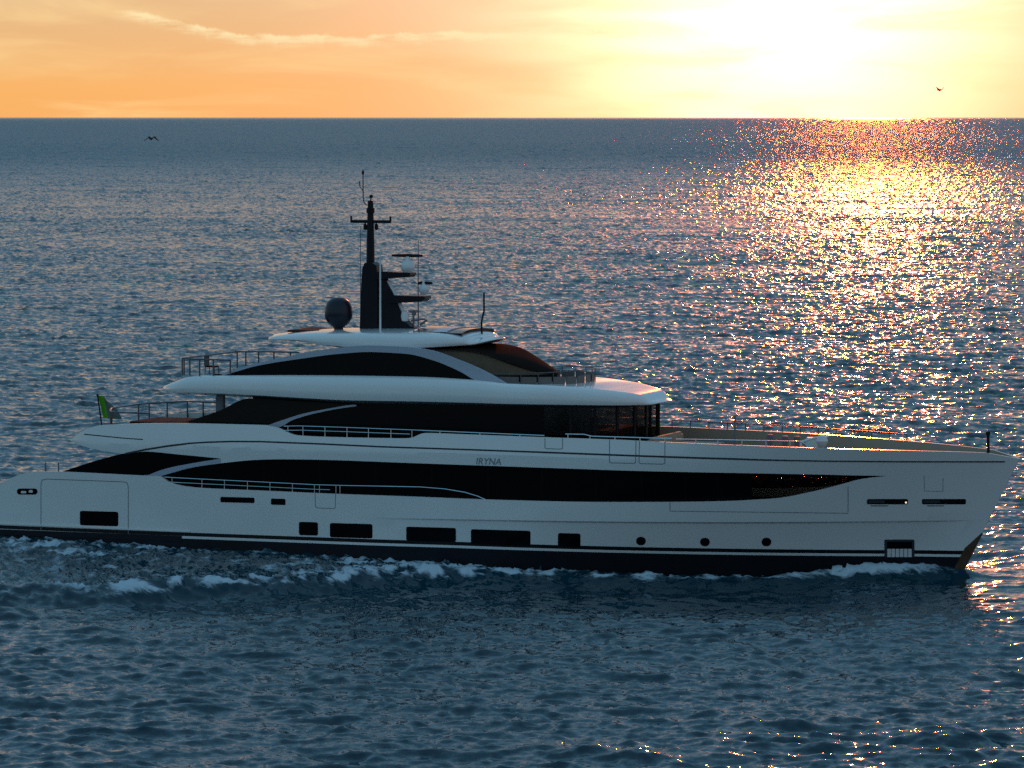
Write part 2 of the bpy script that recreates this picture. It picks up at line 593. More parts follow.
# ------------------------------------------------------------------ hull mesh
def build_hull():
    mb = MB()
    # lower hull, stern to the after end of the glass band, then band_lo, then straight into the bow
    def lo_top(c):
        if c < X_ARC0:
            return hull_top_aft(c)
        if c < X_TIPB:
            return band_lo(c)
        return float(band_lo(X_TIPB)) + (c - X_TIPB) * 0.012

    cs = list(np.linspace(X_STERN, X_ARC0, 34)) + list(np.linspace(X_ARC0, X_ARC0 + 3, 16)[1:]) + list(np.linspace(X_ARC0 + 3, 36, 50)[1:]) + \
        list(np.linspace(36, X_TIPB, 26)[1:]) + list(np.linspace(X_TIPB, XT - 0.03, 40)[1:])

    def rows(c, a, b):
        zk = float(zknuckle(c))
        z0, z1, z2 = Z_BOOT0, Z_BOOT1, Z_BOOT2
        lo = [-1.4, -0.8, -0.3, 0.1, z0, z1, z2]
        if b < z2 + 0.5:
            b = max(b, z2 + 0.05)
            return np.array(lo + list(np.linspace(z2, b, 9)[1:]))
        zk = min(max(zk, z2 + 0.25), b - 0.25)
        return np.array(lo + [z2 + (zk - z2) * .4, zk - 0.075, zk - 0.03, zk + 0.004] + list(np.linspace(zk, b, 5)[1:]))

    n_low = 7
    mrow = [2, 2, 2, 2, 0, 1] + [0] * 8
    strip(mb, cs, lambda c: -1.4, lo_top, 0, B, 0, 0.14, 0, 3, warped=True, zrows=rows, mrow=mrow)
    # upper belt from the arc joint forward, sharing the seam with the bow plating
    def be_lo(c):
        return float(band_hi(c)) if c < X_TIPB else lo_top(c)

    def be_hi(c):
        return float(sheer(c)) if c < XT - 1.6 else float(sheer(XT - 1.6)) + (ZT - float(sheer(XT - 1.6))) * ((c - XT + 1.6) / 1.57)

    cs2 = list(np.linspace(X_ARC1, 14, 14)) + list(np.linspace(14, 26, 60)[1:]) + list(np.linspace(26, 36, 20)[1:]) + \
        list(np.linspace(36, X_TIPB, 26)[1:]) + list(np.linspace(X_TIPB, XT - 0.03, 40)[1:])
    strip(mb, cs2, be_lo, be_hi, 9, B, 0, 0.14, 0, 3, warped=True)
    # after end of the belt and the sweeping arc
    cs3 = np.linspace(xof(70.5, 441, Bbelt), X_ARC1, 40)
    strip(mb, cs3, belt_lo_aft, sheer_aft, 7, Bbelt, 0, 0.14, 0, 0)
    strip(mb, np.linspace(X_ARC0 - 0.9, X_ARC1, 30), lambda c: float(band_hi(max(c, X_ARC0))) if c > X_ARC0 else float(hull_top_aft(c)),
          lambda c: max(float(arc_hi(c)), float(hull_top_aft(min(c, X_ARC0))) if c < X_ARC0 else 0), 4, B, 0, 0.14, 4, 4)
    return mb.build('hull', [M['white'], M['black'], M['navy'], M['cream'], M['silver']], ROOT, smooth=9)


HULL = build_hull()

# decks
def Bin(x, z, d=0.1):
    return max(float(B(x, z)) - d, 0.02)


Z_MAIN = float(band_lo(22)) - 0.25
Z_UPPER = float(sheer(24)) - 0.95
mb = MB()
mb.plan(np.linspace(X_STERN + 0.5, 46.3, 60), lambda x: Bin(x, min(Z_MAIN, float(hull_top_aft(x)) if x < 6 else 9), 0.09),
        lambda x: Z_MAIN - 0.1 if x > 5 else min(Z_MAIN, float(hull_top_aft(x)) - 0.05) - 0.1,
        lambda x: Z_MAIN if x > 5 else min(Z_MAIN, float(hull_top_aft(x)) - 0.05), 0)
mb.build('main_deck', [M['teak']], ROOT)
mb = MB()
mb.plan(np.linspace(xof(70.5, 441, Bbelt) + 0.02, 33, 50), lambda x: max(float(Bbelt(x, 5.6)) - 0.10, 0.1), lambda x: max(float(belt_lo_aft(x)) if x < X_ARC1 else Z_UPPER - 0.35, Z_UPPER - 0.5),
        lambda x: min(Z_UPPER, float(sheer_aft(min(x, X_ARC1))) - 0.02 if x < X_ARC1 else 99), 0, 1)
mb.build('upper_deck', [M['white'], M['teak']], ROOT)
mb = MB()
mb.plan(np.linspace(32.6, XT - 0.9, 40), lambda x: Bin(x, float(sheer(min(x, XT - 2))) - 0.8, 0.1), lambda x: float(sheer(min(x, XT - 2))) - 0.95, lambda x: float(sheer(min(x, XT - 2))) - 0.85, 0, 1)
mb.build('fore_deck', [M['white'], M['teak']], ROOT)
# transom and swim platform
mb = MB()
zs = float(hull_top_aft(X_STERN + 1.2))
mb.box((X_STERN + 0.35, 0, 0.9), (0.7, 7.4, 0.5), 0, bev=0.08)
mb.box((X_STERN + 2.2, 0, 1.6), (0.3, 7.2, 2.2), 0)
mb.build('swim_platform', [M['white']], ROOT)

# ------------------------------------------------------------------ main-deck glass house (black) behind the long opening
GIN = 0.22
X_GF = xof(750, 486)
mb = MB()
cs = np.linspace(X_ARC0 - 0.2, X_GF, 60)
Bg = lambda x, z: B(x, z) - GIN
strip(mb, cs, lambda c: Z_MAIN, lambda c: float(band_hi(max(c, X_ARC0))) + 0.30, 4, Bg, 0, 0.06, 0, sides=(-1,))
strip(mb, np.linspace(X_ARC0 - 0.2, X_GF - 3.0, 50), lambda c: Z_MAIN, lambda c: float(band_hi(max(c, X_ARC0))) + 0.30, 4, Bg, 0, 0.06, 0, sides=(1,))
mb.box((X_GF - 3.1, 0, (Z_MAIN + 5) / 2), (0.06, 2 * float(B(X_GF, 4)) - 0.6, 5.0 - Z_MAIN), 0)
mb.build('saloon_glass', [M['glass']], ROOT)
mb = MB()
strip(mb, np.linspace(X_GF - 3.0, X_TIPB - 0.6, 26), lambda c: float(band_lo(c)), lambda c: float(band_hi(c)), 3, B, -0.2, 0.02, 0, sides=(1,))
o_ = mb.build('mooring_deck_window', [M['tint_dark']], ROOT)
for q in range(9):
    xq = X_GF - 2.5 + q * 0.95
    mb = MB()
    mb.box((xq, float(B(xq, 4.2)) - 0.28, 4.1), (0.07, 0.06, 2.0), 0)
    mb.build('mullion', [M['grey']], o_)
mb = MB()
strip(mb, np.linspace(X_GF - 3.0, X_TIPB - 0.6, 26), lambda c: Z_MAIN + 0.02, lambda c: float(band_lo(c)) + 0.03, 3, B, -0.16, 0.03, 0, sides=(1,))
mb.build('bulwark_lining', [M['lining']], ROOT)
mb = MB()
for u in (262, 318, 374, 430, 486, 540, 594, 640, 683, 716):
    mb = MB()
    xx = xof(u, 487)
    strip(mb, [xx, xx + 0.05], lambda c: float(band_lo(c)) + .02, lambda c: float(band_hi(c)) - .02, 3, Bg, 0.012, 0.02, 0, sides=(-1,))
    mb.build('mullion', [M['glass_brown']], ROOT)
# belt soffit over the side decks
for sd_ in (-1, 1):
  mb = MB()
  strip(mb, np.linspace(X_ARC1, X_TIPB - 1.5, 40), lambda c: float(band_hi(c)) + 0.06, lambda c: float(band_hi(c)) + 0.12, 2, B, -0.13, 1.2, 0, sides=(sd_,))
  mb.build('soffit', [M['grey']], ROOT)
# after wing glass
glass_hi = cv([(62.5, 472), (90, 463), (110, 457.3), (125, 453.8), (146, 451.6), (180, 454.8), (221, 458.7)])
for sd_ in (-1, 1):
  mb = MB()
  strip(mb, np.linspace(xof(62.5, 472), X_ARC1, 40), lambda c: (float(hull_top_aft(c)) if c < X_ARC0 - .9 else min(float(arc_hi(c)), float(glass_hi(c)))) - 0.03,
      lambda c: float(glass_hi(c)) + 0.03, 4, B, -0.05, 0.05, 0, sides=(sd_,))
  mb.build('wing_glass', [M['glass']], ROOT)
mb = MB()
mb.box((xof(120, 465) + 3.2, 0, Z_MAIN + 1.1), (0.1, 7.6, 2.6), 0)
mb.build('cockpit_bulkhead', [M['glass']], ROOT)

# ------------------------------------------------------------------ hull details
def hpt(u, v, off=0.01):
    x, z = LB(u, v, B)
    return x, -(float(B(x, z)) + off), z


def hull_panel(name, u0, v0, u1, v1, m, r=2.0, off=0.012, slope=None, parent=HULL, th=0.03):
    """rounded rectangular panel let into the starboard plating; corner radius in the measured unit"""
    w = u1 - u0
    sl = (v1 - v0, 0)
    n = 7
    us = [u0 + r * (1 - math.cos(math.pi / 2 * k / n)) for k in range(n + 1)] + list(np.linspace(u0 + r, u1 - r, 14)[1:-1]) + [u1 - r * (1 - math.cos(math.pi / 2 * (n - k) / n)) for k in range(n + 1)]
    sk = 0.028 if slope is None else slope
    O, I = [], []
    for u in us:
        e = max(0.0, r - min(u - u0, u1 - u))
        d = r - math.sqrt(max(r * r - e * e, 0))
        ds = (u - (u0 + u1) / 2) * sk
        a, b = v0 + d + ds, v1 - d + ds
        ro, ri = [], []
        for k in range(9):
            p = hpt(u, b + (a - b) * k / 8, off)
            ro.append(p)
            ri.append((p[0], p[1] + th, p[2]))
        O.append(ro)
        I.append(ri)
    mb = MB()
    mb.grid(O, 0)
    mb.grid(I, 0, flip=True)
    mb.grid([[o[-1], i[-1]] for o, i in zip(O, I)], 0)
    mb.grid([[o[0], i[0]] for o, i in zip(O, I)], 0)
    mb.grid([O[0], I[0]], 0)
    mb.grid([O[-1], I[-1]], 0)
    return mb.build(name, m, parent)


def hull_line(name, pts, m, w=0.035, off=0.006, parent=HULL, n=14, Bf=B):
    """narrow ribbon following the plating along measured points"""
    q = []
    for (a, b) in zip(pts[:-1], pts[1:]):
        for k in range(n):
            q.append((a[0] + (b[0] - a[0]) * k / n, a[1] + (b[1] - a[1]) * k / n))
    q.append(pts[-1])
    P = []
    for u, v in q:
        x, z = LB(u, v, Bf)
        P.append(Vector((x, -(float(Bf(x, z)) + off), z)))
    mb = MB()
    rows = []
    for i, p in enumerate(P):
        d = (P[min(i + 1, len(P) - 1)] - P[max(i - 1, 0)]).normalized()
        nrm = Vector((0, -1, 0))
        s = d.cross(nrm).normalized() * (w / 2)
        rows.append([tuple(p + s), tuple(p - s), tuple(p - s - nrm * 0.03), tuple(p + s - nrm * 0.03), tuple(p + s)])
    mb.grid(rows, 0)
    return mb.build(name, m, parent)


for r in ((80, 511.3, 118.3, 525.7), (299, 522, 318, 535.3), (330, 523.5, 372.5, 537.8), (406.3, 527.3, 456, 541.2), (471, 530, 530.5, 545), (558, 533.3, 580.5, 546.8)):
    hull_panel('hull_window', *r, M['glass'])
for u, v in ((641, 541), (705, 542), (766.5, 542)):
    hull_panel('porthole', u - 4.8, v - 4.2, u + 4.8, v + 4.2, M['glass'], r=4.2, slope=0)
hull_panel('vent_slot', 220.5, 497.2, 254.5, 502.6, M['glass'], r=1.2)
hull_panel('vent_slot', 271, 498.7, 285.5, 504.8, M['glass'], r=1.2)
# mooring slots near the bow: dark slot with a roller in the after half
for a, b in ((867, 908), (922, 966)):
    s = hull_panel('mooring_slot', a, 499, b, 504.3, M['glass_brown'], r=1.6, slope=0)
    hull_panel('slot_plate', a + 1.5, 500.2, a + 18, 503.2, M['groove'], r=0.8, off=0.03, slope=0, parent=s)
hull_panel('navigation_lamp', 905.2, 501.6, 907, 503.4, M['lamp'], r=0.8, off=0.03, slope=0)
for a in (871, 927):
    hull_panel('slot_plate', a, 505.2, a + 17, 506.3, M['seam'], r=0.4, slope=0)
# anchor pocket
ap = hull_panel('anchor_pocket', 884.5, 539.5, 914.5, 557.5, M['groove'], r=1.2, slope=0, off=0.014)
hull_panel('pocket_recess', 887.5, 541.8, 912.3, 548.5, M['glass'], r=0.5, off=0.024, slope=0, parent=ap)
for k in range(6):
    hull_panel('pocket_plate', 887.5 + k * 4.15, 548.8, 891.0 + k * 4.15, 557.0, M['offwhite'], r=0.5, off=0.026, slope=0, parent=ap)
# stern light cluster
ec = hull_panel('stern_lamp_housing', 17, 488.5, 37.5, 494.5, M['glass'], r=2.9, slope=0)
hull_panel('lamp_lens', 21, 491, 26.5, 493.2, M['offwhite'], r=1.0, off=0.03, slope=0, parent=ec)
hull_panel('lamp_lens', 29, 490, 33, 492.6, M['offwhite'], r=1.0, off=0.03, slope=0, parent=ec)
# side door at the stern
hull_line('shell_door', [(41, 530), (41, 484), (42, 480.2), (46, 479.0), (122, 481.7), (127, 482.6), (128.3, 487), (128.3, 534)], M['seam'], 0.035)
hull_line('boarding_door', [(315, 491.5), (315.5, 506.5), (317, 507.8), (334, 508.6), (335.3, 507.4), (335.5, 492.5)], M['seam'], 0.03)
hull_line('boarding_door', [(670, 502.3), (670, 511), (848, 513.2), (848, 486.5)], M['seam'], 0.03)
hull_line('hatch_outline', [(924, 476), (924.5, 491), (943, 491.3), (943, 478)], M['seam'], 0.02)
hull_line('belt_door', [(609.5, 439.8), (609.5, 461.8), (611, 462.8), (634, 463.3), (635.6, 462.3), (636, 440.5)], M['seam'], 0.035)
hull_line('belt_door', [(639.5, 440.7), (639, 462.5), (640.5, 463.6), (663, 464.1), (664.8, 463), (665, 441.8)], M['seam'], 0.035)
hull_line('belt_door', [(545, 438), (545, 447.6), (546.2, 448.6), (561, 449.1), (562.6, 448), (562.6, 438)], M['seam'], 0.035)
hull_line('belt_groove', [(125, 453.7), (146, 449.5), (169, 445.8), (190, 443.4), (208, 442.3), (230, 441.6), (260, 441.7), (320, 444), (380, 446.8),
                          (470, 449.8), (560, 453), (640, 456), (700, 458), (764, 459.8), (820, 460.8), (900, 461.4), (960, 461.5), (1005, 461.5)], M['groove'], 0.085, n=8)
hull_line('belt_groove', [(84, 434.3), (100, 435.8), (125, 438.3), (143, 439.5)], M['groove'], 0.05, Bf=Bbelt)
hull_line('rub_rail', [(-20, 522.5), (0, 523.5), (60, 526), (120, 528.6), (190, 531.5)], M['white'], 0.07, off=0.05)
hull_line('stern_boot_stripe', [(-24, 531.2), (0, 531.9), (60, 534.2), (120, 536.4), (182, 538.8)], M['navy'], 0.27, off=0.02)
# stained stem at the foot of the bow
mb = MB()
pp = []
for k in range(9):
    v = 533 + k * 5
    x, z = L(986 - (v - 533) * 0.52, v, 0)
    xs_ = float(xstem(z))
    wd = 0.44 * min(1.0, (k + 0.3) / 3.4)
    pp.append((xs_, z, wd))
for s in (-1, 1):
    mb.grid([[(x + 0.02, 0.0, z)] + [(x - wd * t, s * (float(B(x - wd * t, z)) + 0.015), z) for t in np.linspace(0, 1, 9)] for x, z, wd in pp], 0)
mb.build('stem_guard', [M['stain']], HULL)
# yacht's name
fc = bpy.data.curves.new('name_text', 'FONT')
fc.body = 'IRYNA'
fc.size = 0.62
fc.shear = 0.22
fc.extrude = 0.008
fc.space_character = 1.0
to = bpy.data.objects.new('name_text', fc)
COL.objects.link(to)
bpy.context.view_layer.update()
me = bpy.data.meshes.new_from_object(to.evaluated_get(bpy.context.evaluated_depsgraph_get()))
bpy.data.objects.remove(to)
x0, z0 = LB(475.5, 464.3, B)
x1, z1 = LB(501, 464.9, B)
wx = max(v.co.x for v in me.vertices)
for v in me.vertices:
    tx, ty, tz = v.co
    X = x0 + tx / wx * (x1 - x0)
    Z = z0 + (z1 - z0) * tx / wx + ty * 0.72
    v.co = (X, -(float(B(X, Z)) + 0.008 + tz), Z)
me.materials.clear()
me.materials.append(M['lettering'])
nm = bpy.data.objects.new('name_lettering', me)
COL.objects.link(nm)
nm.parent = HULL

# ------------------------------------------------------------------ upper deck house
def hbh(x, z=0):
    """plan of the upper house: full width, rounding in at the wheelhouse front"""
    xf = XHF
    q = np.clip((np.asarray(x, float) - (xf - 4.6)) / 4.6, 0, 1)
    return 3.45 * np.sqrt(np.maximum(1 - q ** 2.6, 0)) + 0.02


XHF = L(655, 420, 0.0)[0]
BH = lambda x, z: hbh(x)
Z_SB = L(500, 407.5, -4.0)[1]
mb = MB()
xa = L(249, 399, -3.45)[0]
XW0 = XHF - 4.3
strip(mb, np.linspace(xa + 0.2, XW0, 30), lambda c: Z_UPPER, lambda c: Z_SB + 0.25, 3, BH, 0, 0.06, 0)
mb.box((XW0 - 0.06, 0, (Z_UPPER + Z_SB + 0.2) / 2), (0.1, 6.8, Z_SB + 0.2 - Z_UPPER), 0)
UPH = mb.build('upper_house_glass', [M['glass']], ROOT)
WH = MB()
WH.plan(np.linspace(XW0, XHF - 0.05, 24), hbh, Z_SB + 0.02, Z_SB + 0.2, 0)
WH.box((XHF - 1.9, 0, Z_UPPER + 0.55), (0.9, 4.4, 1.1), 0, bev=0.08)
WH.box((XHF - 3.4, -0.6, Z_UPPER + 0.9), (0.5, 0.6, 1.3), 0, bev=0.08)
WH.box((XHF - 3.4, 0.8, Z_UPPER + 0.9), (0.5, 0.6, 1.3), 0, bev=0.08)
strip(WH, XHF - 4.3 + 4.28 * np.sin(np.linspace(0.0, math.pi / 2, 26)), lambda c: Z_UPPER, lambda c: Z_UPPER + 0.62, 2, BH, 0, 0.05, 0)
WH = WH.build('wheelhouse', [M['mast']], ROOT)
wq = [0.0, 0.30, 0.55, 0.76, 0.90, 0.975, 1.0]
for s in (-1, 1):
    for q0, q1 in zip(wq[:-1], wq[1:]):
        mb = MB()
        strip(mb, np.linspace(XW0 + 4.28 * q0 + 0.01, XW0 + 4.28 * q1 - 0.005, 7), lambda c: Z_UPPER + 0.62, lambda c: Z_SB + 0.02, 2, BH, -0.01, 0.02, 0, sides=(s,))
        mb.build('window_pane', [M['tint']], WH)
        xx = XW0 + 4.28 * q1
        if q1 < 1:
            yy = float(hbh(xx)) + 0.012
            mb = MB()
            mb.tube([(xx, s * yy, Z_UPPER + .5), (xx, s * yy, Z_SB + 0.1)], 0.07)
            mb.build('mullion', [M['mast']], WH)
# after glass wing of the upper deck
YW = -3.75
def BWf(x, z):
    return np.full_like(np.asarray(x, float), 3.75)
wlo = cv([(189, 424), (230, 425.5), (266, 426.5), (280, 421), (306, 413), (332, 408), (350, 405.4)], BWf)
whi = cv([(189, 421.7), (220, 411), (249, 399), (300, 402), (350, 405.0)], BWf)
for sd_ in (-1, 1):
    mb = MB()
    strip(mb, np.linspace(wlo.X[0], wlo.X[-1], 40), wlo, lambda c: max(float(whi(c)), float(wlo(c)) + .002) + 0.03, 4, BWf, 0, 0.05, 0, sides=(sd_,))
    mb.build('wing_glass', [M['glass_brown']], ROOT)
alo = cv([(267, 428), (279, 427.3), (293, 420), (317, 413), (350, 407.0), (356, 406.4)], BWf)
ahi = cv([(267, 425.6), (280, 421), (306, 413), (332, 408), (350, 405), (356, 404.6)], BWf)
for sd_ in (-1, 1):
    mb = MB()
    strip(mb, np.linspace(alo.X[0], alo.X[-1], 30), alo, lambda c: max(float(ahi(c)), float(alo(c)) + .01), 3, BWf, 0.05, 0.16, 0, sides=(sd_,))
    mb.build('arc_pillar', [M['silver']], ROOT)
# dark pillar holding up the sun deck
for s in (-1, 1):
    mb = MB()
    p0 = L(216, 398, -3.2)
    p1 = L(225, 412, -3.2)
    mb.box(((p0[0] + p1[0]) / 2, s * 3.2, (Z_UPPER + Z_SB + .2) / 2), (0.42, 0.25, Z_SB + .2 - Z_UPPER), 0, bev=0.04)
    mb.build('deck_pillar', [M['grey']], ROOT)

# ------------------------------------------------------------------ sun deck slab
def ends(x, xa, xf, la, lf, pa=2.2, pf=2.2):
    qa = np.clip((xa + la - x) / la, 0, 1)
    qf = np.clip((x - (xf - lf)) / lf, 0, 1)
    return np.maximum(1 - qa ** pa, 0) ** (1 / pa) * np.maximum(1 - qf ** pf, 0) ** (1 / pf)


SX0 = L(160, 388, -1.2)[0]
SX1 = L(669, 400.5, 0.0)[0]


def hbs(x, z=0):
    x = np.asarray(x, float)
    return 4.12 * ends(x, SX0, SX1, 4.2, 8.0, 2.0, 2.2) + 0.01


s_lo = cv([(160, 389.6), (176, 394.5), (218, 397), (249, 398.7), (306, 402.5), (350, 405), (410, 406), (484, 407.3), (560, 408.2), (610, 408), (640, 406.8), (660, 403.5), (669, 401)], hbs)
s_hi = cv([(160, 387.8), (168, 383.5), (186.5, 377.4), (202, 376.2), (410, 377.2), (479, 381.2), (502, 384), (536, 385.5), (560, 387), (591, 389.5), (614, 392), (640, 396), (660, 399.7), (669, 400.9)], hbs)


def slab(mb, cs, hb, lo, hi, ctop, mi=0, mtop=lambda x: 0, shoulder=0.35, under=0.35):
    """deck or roof slab with a rolled edge; ctop(x) is the height of its top along the centre line"""
    P = []
    for x in cs:
        b = float(hb(x))
        a, h = float(lo(x)), float(hi(x))
        t = max(h - a, 0.004)
        k = min(shoulder, b * 0.5)
        zc = float(ctop(x))
        half = [(0.0, a), (max(b - k - under, 0.0), a), (b - 0.10 * k, a + 0.16 * t), (b, a + 0.32 * t), (b - 0.06 * k, a + 0.62 * t), (b - 0.35 * k, a + 0.88 * t), (b - k, h)]
        half += [((b - k) * q, h + (zc - h) * (1 - q * q) ** 0.8) for q in (0.96, 0.85, 0.65, 0.4, 0.2, 0.0)]
        P.append([(x, -y, z) for y, z in half] + [(x, y, z) for y, z in half[::-1][1:]])
    n = len(P[0])
    for r0, r1 in zip(P[:-1], P[1:]):
        xm = (r0[0][0] + r1[0][0]) / 2
        mb.grid([r0, r1], mi, mrow=[mtop(xm) if 7 <= (q if q < n // 2 else n - 2 - q) else mi for q in range(n - 1)])
    mb.add(P[0], [tuple(range(n))], mi)
    mb.add(P[-1], [tuple(range(n))], mi)


u_ = (1 - np.cos(np.linspace(0, math.pi, 90))) / 2
mb = MB()
XB0 = L(540, 384, -3)[0]
brow_c = Curve([(XB0, float(s_hi(XB0)) - 0.06)] + [L(u, v, 0.8) for u, v in ((570, 383.4), (583, 381.3), (593, 380.7), (602, 381), (614, 382.6), (628, 386.8), (640, 391.3), (652, 395.4), (662, 398.8))])
slab(mb, SX0 + 0.02 + (SX1 - SX0 - 0.04) * u_, hbs, s_lo, s_hi, lambda x: float(s_hi(x)) - 0.06 if x < XB0 else max(float(brow_c(x)), float(s_hi(x))), 0, lambda x: 1 if x < XB0 else 0, shoulder=0.45)
mb.build('sun_deck', [M['white'], M['teak']], ROOT, smooth=50)
# raised brow forward of the sun deck (the white fairing over the wheelhouse)
BX0 = L(500, 383, -3.4)[0]
b_hi = cv([(500, 383.6), (536, 384.6), (560, 383.5), (580, 381), (592, 380), (614, 382), (630, 386.5), (648.5, 393.5), (664, 399.5)], lambda x, z: hbs(x) * 0.35)

# ------------------------------------------------------------------ arches, glass and hard top
def BA(x, z):
    return np.full_like(np.asarray(x, float), 3.45)


arch_o = cv([(222, 373.4), (238.5, 368), (280, 358), (330, 348.7), (369, 345.5), (401, 346.6), (428, 350), (458, 360.2), (484, 371.6), (507, 384.5)], BA)
arch_i = cv([(222, 376), (241, 370.2), (254, 366.5), (306, 358), (337.5, 354), (371, 352), (406, 353.8), (432, 360), (458, 370.5), (480, 382), (507, 386)], BA)
glass_b = L(350, 379, -3.4)[1]
cs = np.linspace(arch_o.X[0], arch_o.X[-1], 70)
for sd_ in (-1, 1):
    mb = MB()
    strip(mb, cs, lambda c: min(float(arch_i(c)), float(arch_o(c)) - .01), arch_o, 3, BA, 0.0, 0.3, 0, sides=(sd_,))
    mb.build('roof_arch', [M['silver']], ROOT)
gx0, gx1 = L(214, 375, -3.4)[0], L(485, 382, -3.4)[0]
for sd_ in (-1, 1):
  mb = MB()
  strip(mb, np.linspace(gx0, gx1, 60), lambda c: glass_b - 0.25, lambda c: max(float(arch_i(c)) + 0.06 if c > arch_i.X[0] else 0, glass_b + 0.10), 4, BA, -0.10, 0.05, 0, sides=(sd_,))
  mb.build('sun_deck_glass', [M['glass']], ROOT)
# hard top
HX0 = L(266, 337.5, -1.0)[0]
HX1 = L(501, 338, 0.0)[0]


def hbt(x, z=0):
    return 3.2 * ends(np.asarray(x, float), HX0, HX1, 3.0, 3.6, 2.0, 2.2) + 0.01


t_lo = cv([(266, 338.6), (292, 342), (323, 347.2), (369, 351), (400, 351.5), (428, 350), (462, 347.0), (486, 343.8), (501, 339)], hbt)
t_hi = cv([(266, 337), (281.5, 335.3), (303, 334.2), (340, 333.6), (380, 333.4), (423, 334), (462, 337), (486, 339), (501, 338.2)], hbt)
mb = MB()
slab(mb, HX0 + 0.02 + (HX1 - HX0 - 0.04) * u_, hbt, t_lo, t_hi, lambda x: float(t_hi(x)) + 0.10, 0, shoulder=0.5)
HT = mb.build('hard_top', [M['white']], ROOT, smooth=50)
zt_ = float(t_hi(L(380, 333, -2.5)[0]))
# louvred skylights on the hard top
for k, (ua, ub, va, vb) in enumerate(((427, 447, 333.5, 330.2), (440, 462, 334, 330.4), (455, 478, 335, 331.8))):
    mb = MB()
    xm, zm = L((ua + ub) / 2, (va + vb) / 2, 0)
    zz = float(t_hi(xm)) + 0.02
    P = []
    for i in range(9):
        t = -1 + 2 * i / 8
        P.append([(xm - 0.45 + 0.14 * t * t, t * 2.2, zz + 0.17 - 0.13 * t * t), (xm + 0.45 + 0.14 * t * t, t * 2.2, zz + 0.17 - 0.13 * t * t),
                  (xm + 0.45 + 0.14 * t * t, t * 2.2, zz - 0.2), (xm - 0.45 + 0.14 * t * t, t * 2.2, zz - 0.2), (xm - 0.45 + 0.14 * t * t, t * 2.2, zz + 0.17 - 0.13 * t * t)])
    mb.grid(P, 0)
    mb.build('skylight', [M['glass_brown'] if k != 1 else M['silver']], HT)
mb = MB()
p = L(320, 332, 0)
mb.box((p[0], 0, float(t_hi(p[0])) + 0.06), (2.4, 2.6, 0.10), 0, bev=0.04)
mb.build('roof_hatch', [M['cushion']], HT)
# forward smoked windscreen under the brow
def BWs(x, z):
    x = np.asarray(x, float)
    q = np.clip((x - WX0) / (WX1 - WX0), 0, 1)
    return 3.0 * np.maximum(1 - q ** 2.0, 0) ** 0.6 + 0.02


WX0 = L(427, 349, -3.1)[0]
WX1 = L(557, 373, 0.0)[0]
w_ed = cv([(427, 349.3), (443, 349.6), (462, 350), (480, 352.5), (500, 359), (515, 364.5), (535, 370.5), (557, 373.6)], BWs)
w_ce = cv([(427, 346.5), (462, 344.8), (486, 343.4), (500, 347.3), (512, 351.2), (525.5, 356.6), (545, 365.8), (557, 372.6)], lambda x, z: -0.25 * BWs(x, z))
zd_ = L(520, 384, -2.5)[1]
csw = WX0 + (WX1 - WX0) * np.sin(np.linspace(0.0, math.pi / 2, 46))
mb = MB()
for dz in (0.0, -0.05):
    P = []
    for x in csw:
        bq = float(BWs(x, 0)) + 0.03
        ze, zc = float(w_ed(x)), float(w_ce(x))
        zc = max(zc, ze)
        P.append([(x, bq * t, ze + (zc - ze) * (1 - t * t) ** 0.75 + dz) for t in np.linspace(-1, 1, 15)])
    mb.grid(P, 0, flip=dz < 0)
mb.build('windscreen_brow', [M['brow']], ROOT)
mb = MB()
strip(mb, csw[:-1], lambda c: zd_ - 0.9, lambda c: zd_ + 0.37, 3, BWs, -0.06, 0.06, 1)
strip(mb, csw[:-1], lambda c: zd_ + 0.35, lambda c: max(zd_ + 0.38, float(w_ed(c)) - 0.01), 3, BWs, -0.06, 0.05, 0)
mb.build('windscreen', [M['beige'], M['glass_brown']], ROOT)


# ------------------------------------------------------------------ mast with its gear
def lx(u, v, y=0.0):
    return V(u, v, y)


def plate(mb, pts, y, hw, mi=0):
    mb.prism([L(u, v, y) for u, v in pts], y - hw, y + hw, mi)


mb = MB()
plate(mb, [(362.5, 334), (362.8, 322), (364, 285), (365.2, 268), (367.5, 262.5), (374, 262), (379, 265), (380.3, 272), (380.5, 334)], 0, 0.38)
plate(mb, [(380, 276), (386, 279), (393, 290), (399, 304), (406, 319), (412, 326), (429, 331), (430, 335), (380, 335)], 0, 0.30)
MAST = mb.build('mast', [M['mast']], ROOT, smooth=30)
mb = MB()
a, b = lx(370.5, 268), lx(370.5, 201)
mb.tube([a, a * .6 + b * .4, b, b + Vector((0, 0, .02))], [0.21, 0.19, 0.135, 0.10], n=12)
mb.tube([lx(370.5, 213), lx(370.5, 208)], 0.2, n=12)
mb.tube([b, lx(371.2, 195)], 0.03)
mb.lathe(lx(371.2, 196.5), [(0.0, -.08), (.09, -.05), (.09, .06), (0.0, .1)])
mb.build('mast_pole', [M['mast']], MAST)
mb = MB()
c = lx(370.8, 221.5)
hwid = 41 / 21.1 / 2 / math.sin(PSI)
hwid = min(hwid, 2.75)
hwid = 41 / 21.1 / 2 / math.cos(PSI)
mb.tube([c + Vector((-hwid, 0, 0)), c + Vector((hwid, 0, 0))], 0.075, n=8)
for s in (-1, 1):
    e = c + Vector((s * hwid * .98, 0, 0))
    mb.tube([e, e + Vector((0, 0, .26))], 0.05)
    e = c + Vector((s * hwid * .28, 0, 0))
    mb.lathe(e, [(0, -.42), (.09, -.38), (.09, -.16), (0.03, -.1), (0.03, 0)])
mb.build('crosstree', [M['mast']], MAST)
mb = MB()
mb.tube([lx(366.5, 205), lx(364, 202.5), lx(363.2, 198), lx(363, 171)], 0.025)
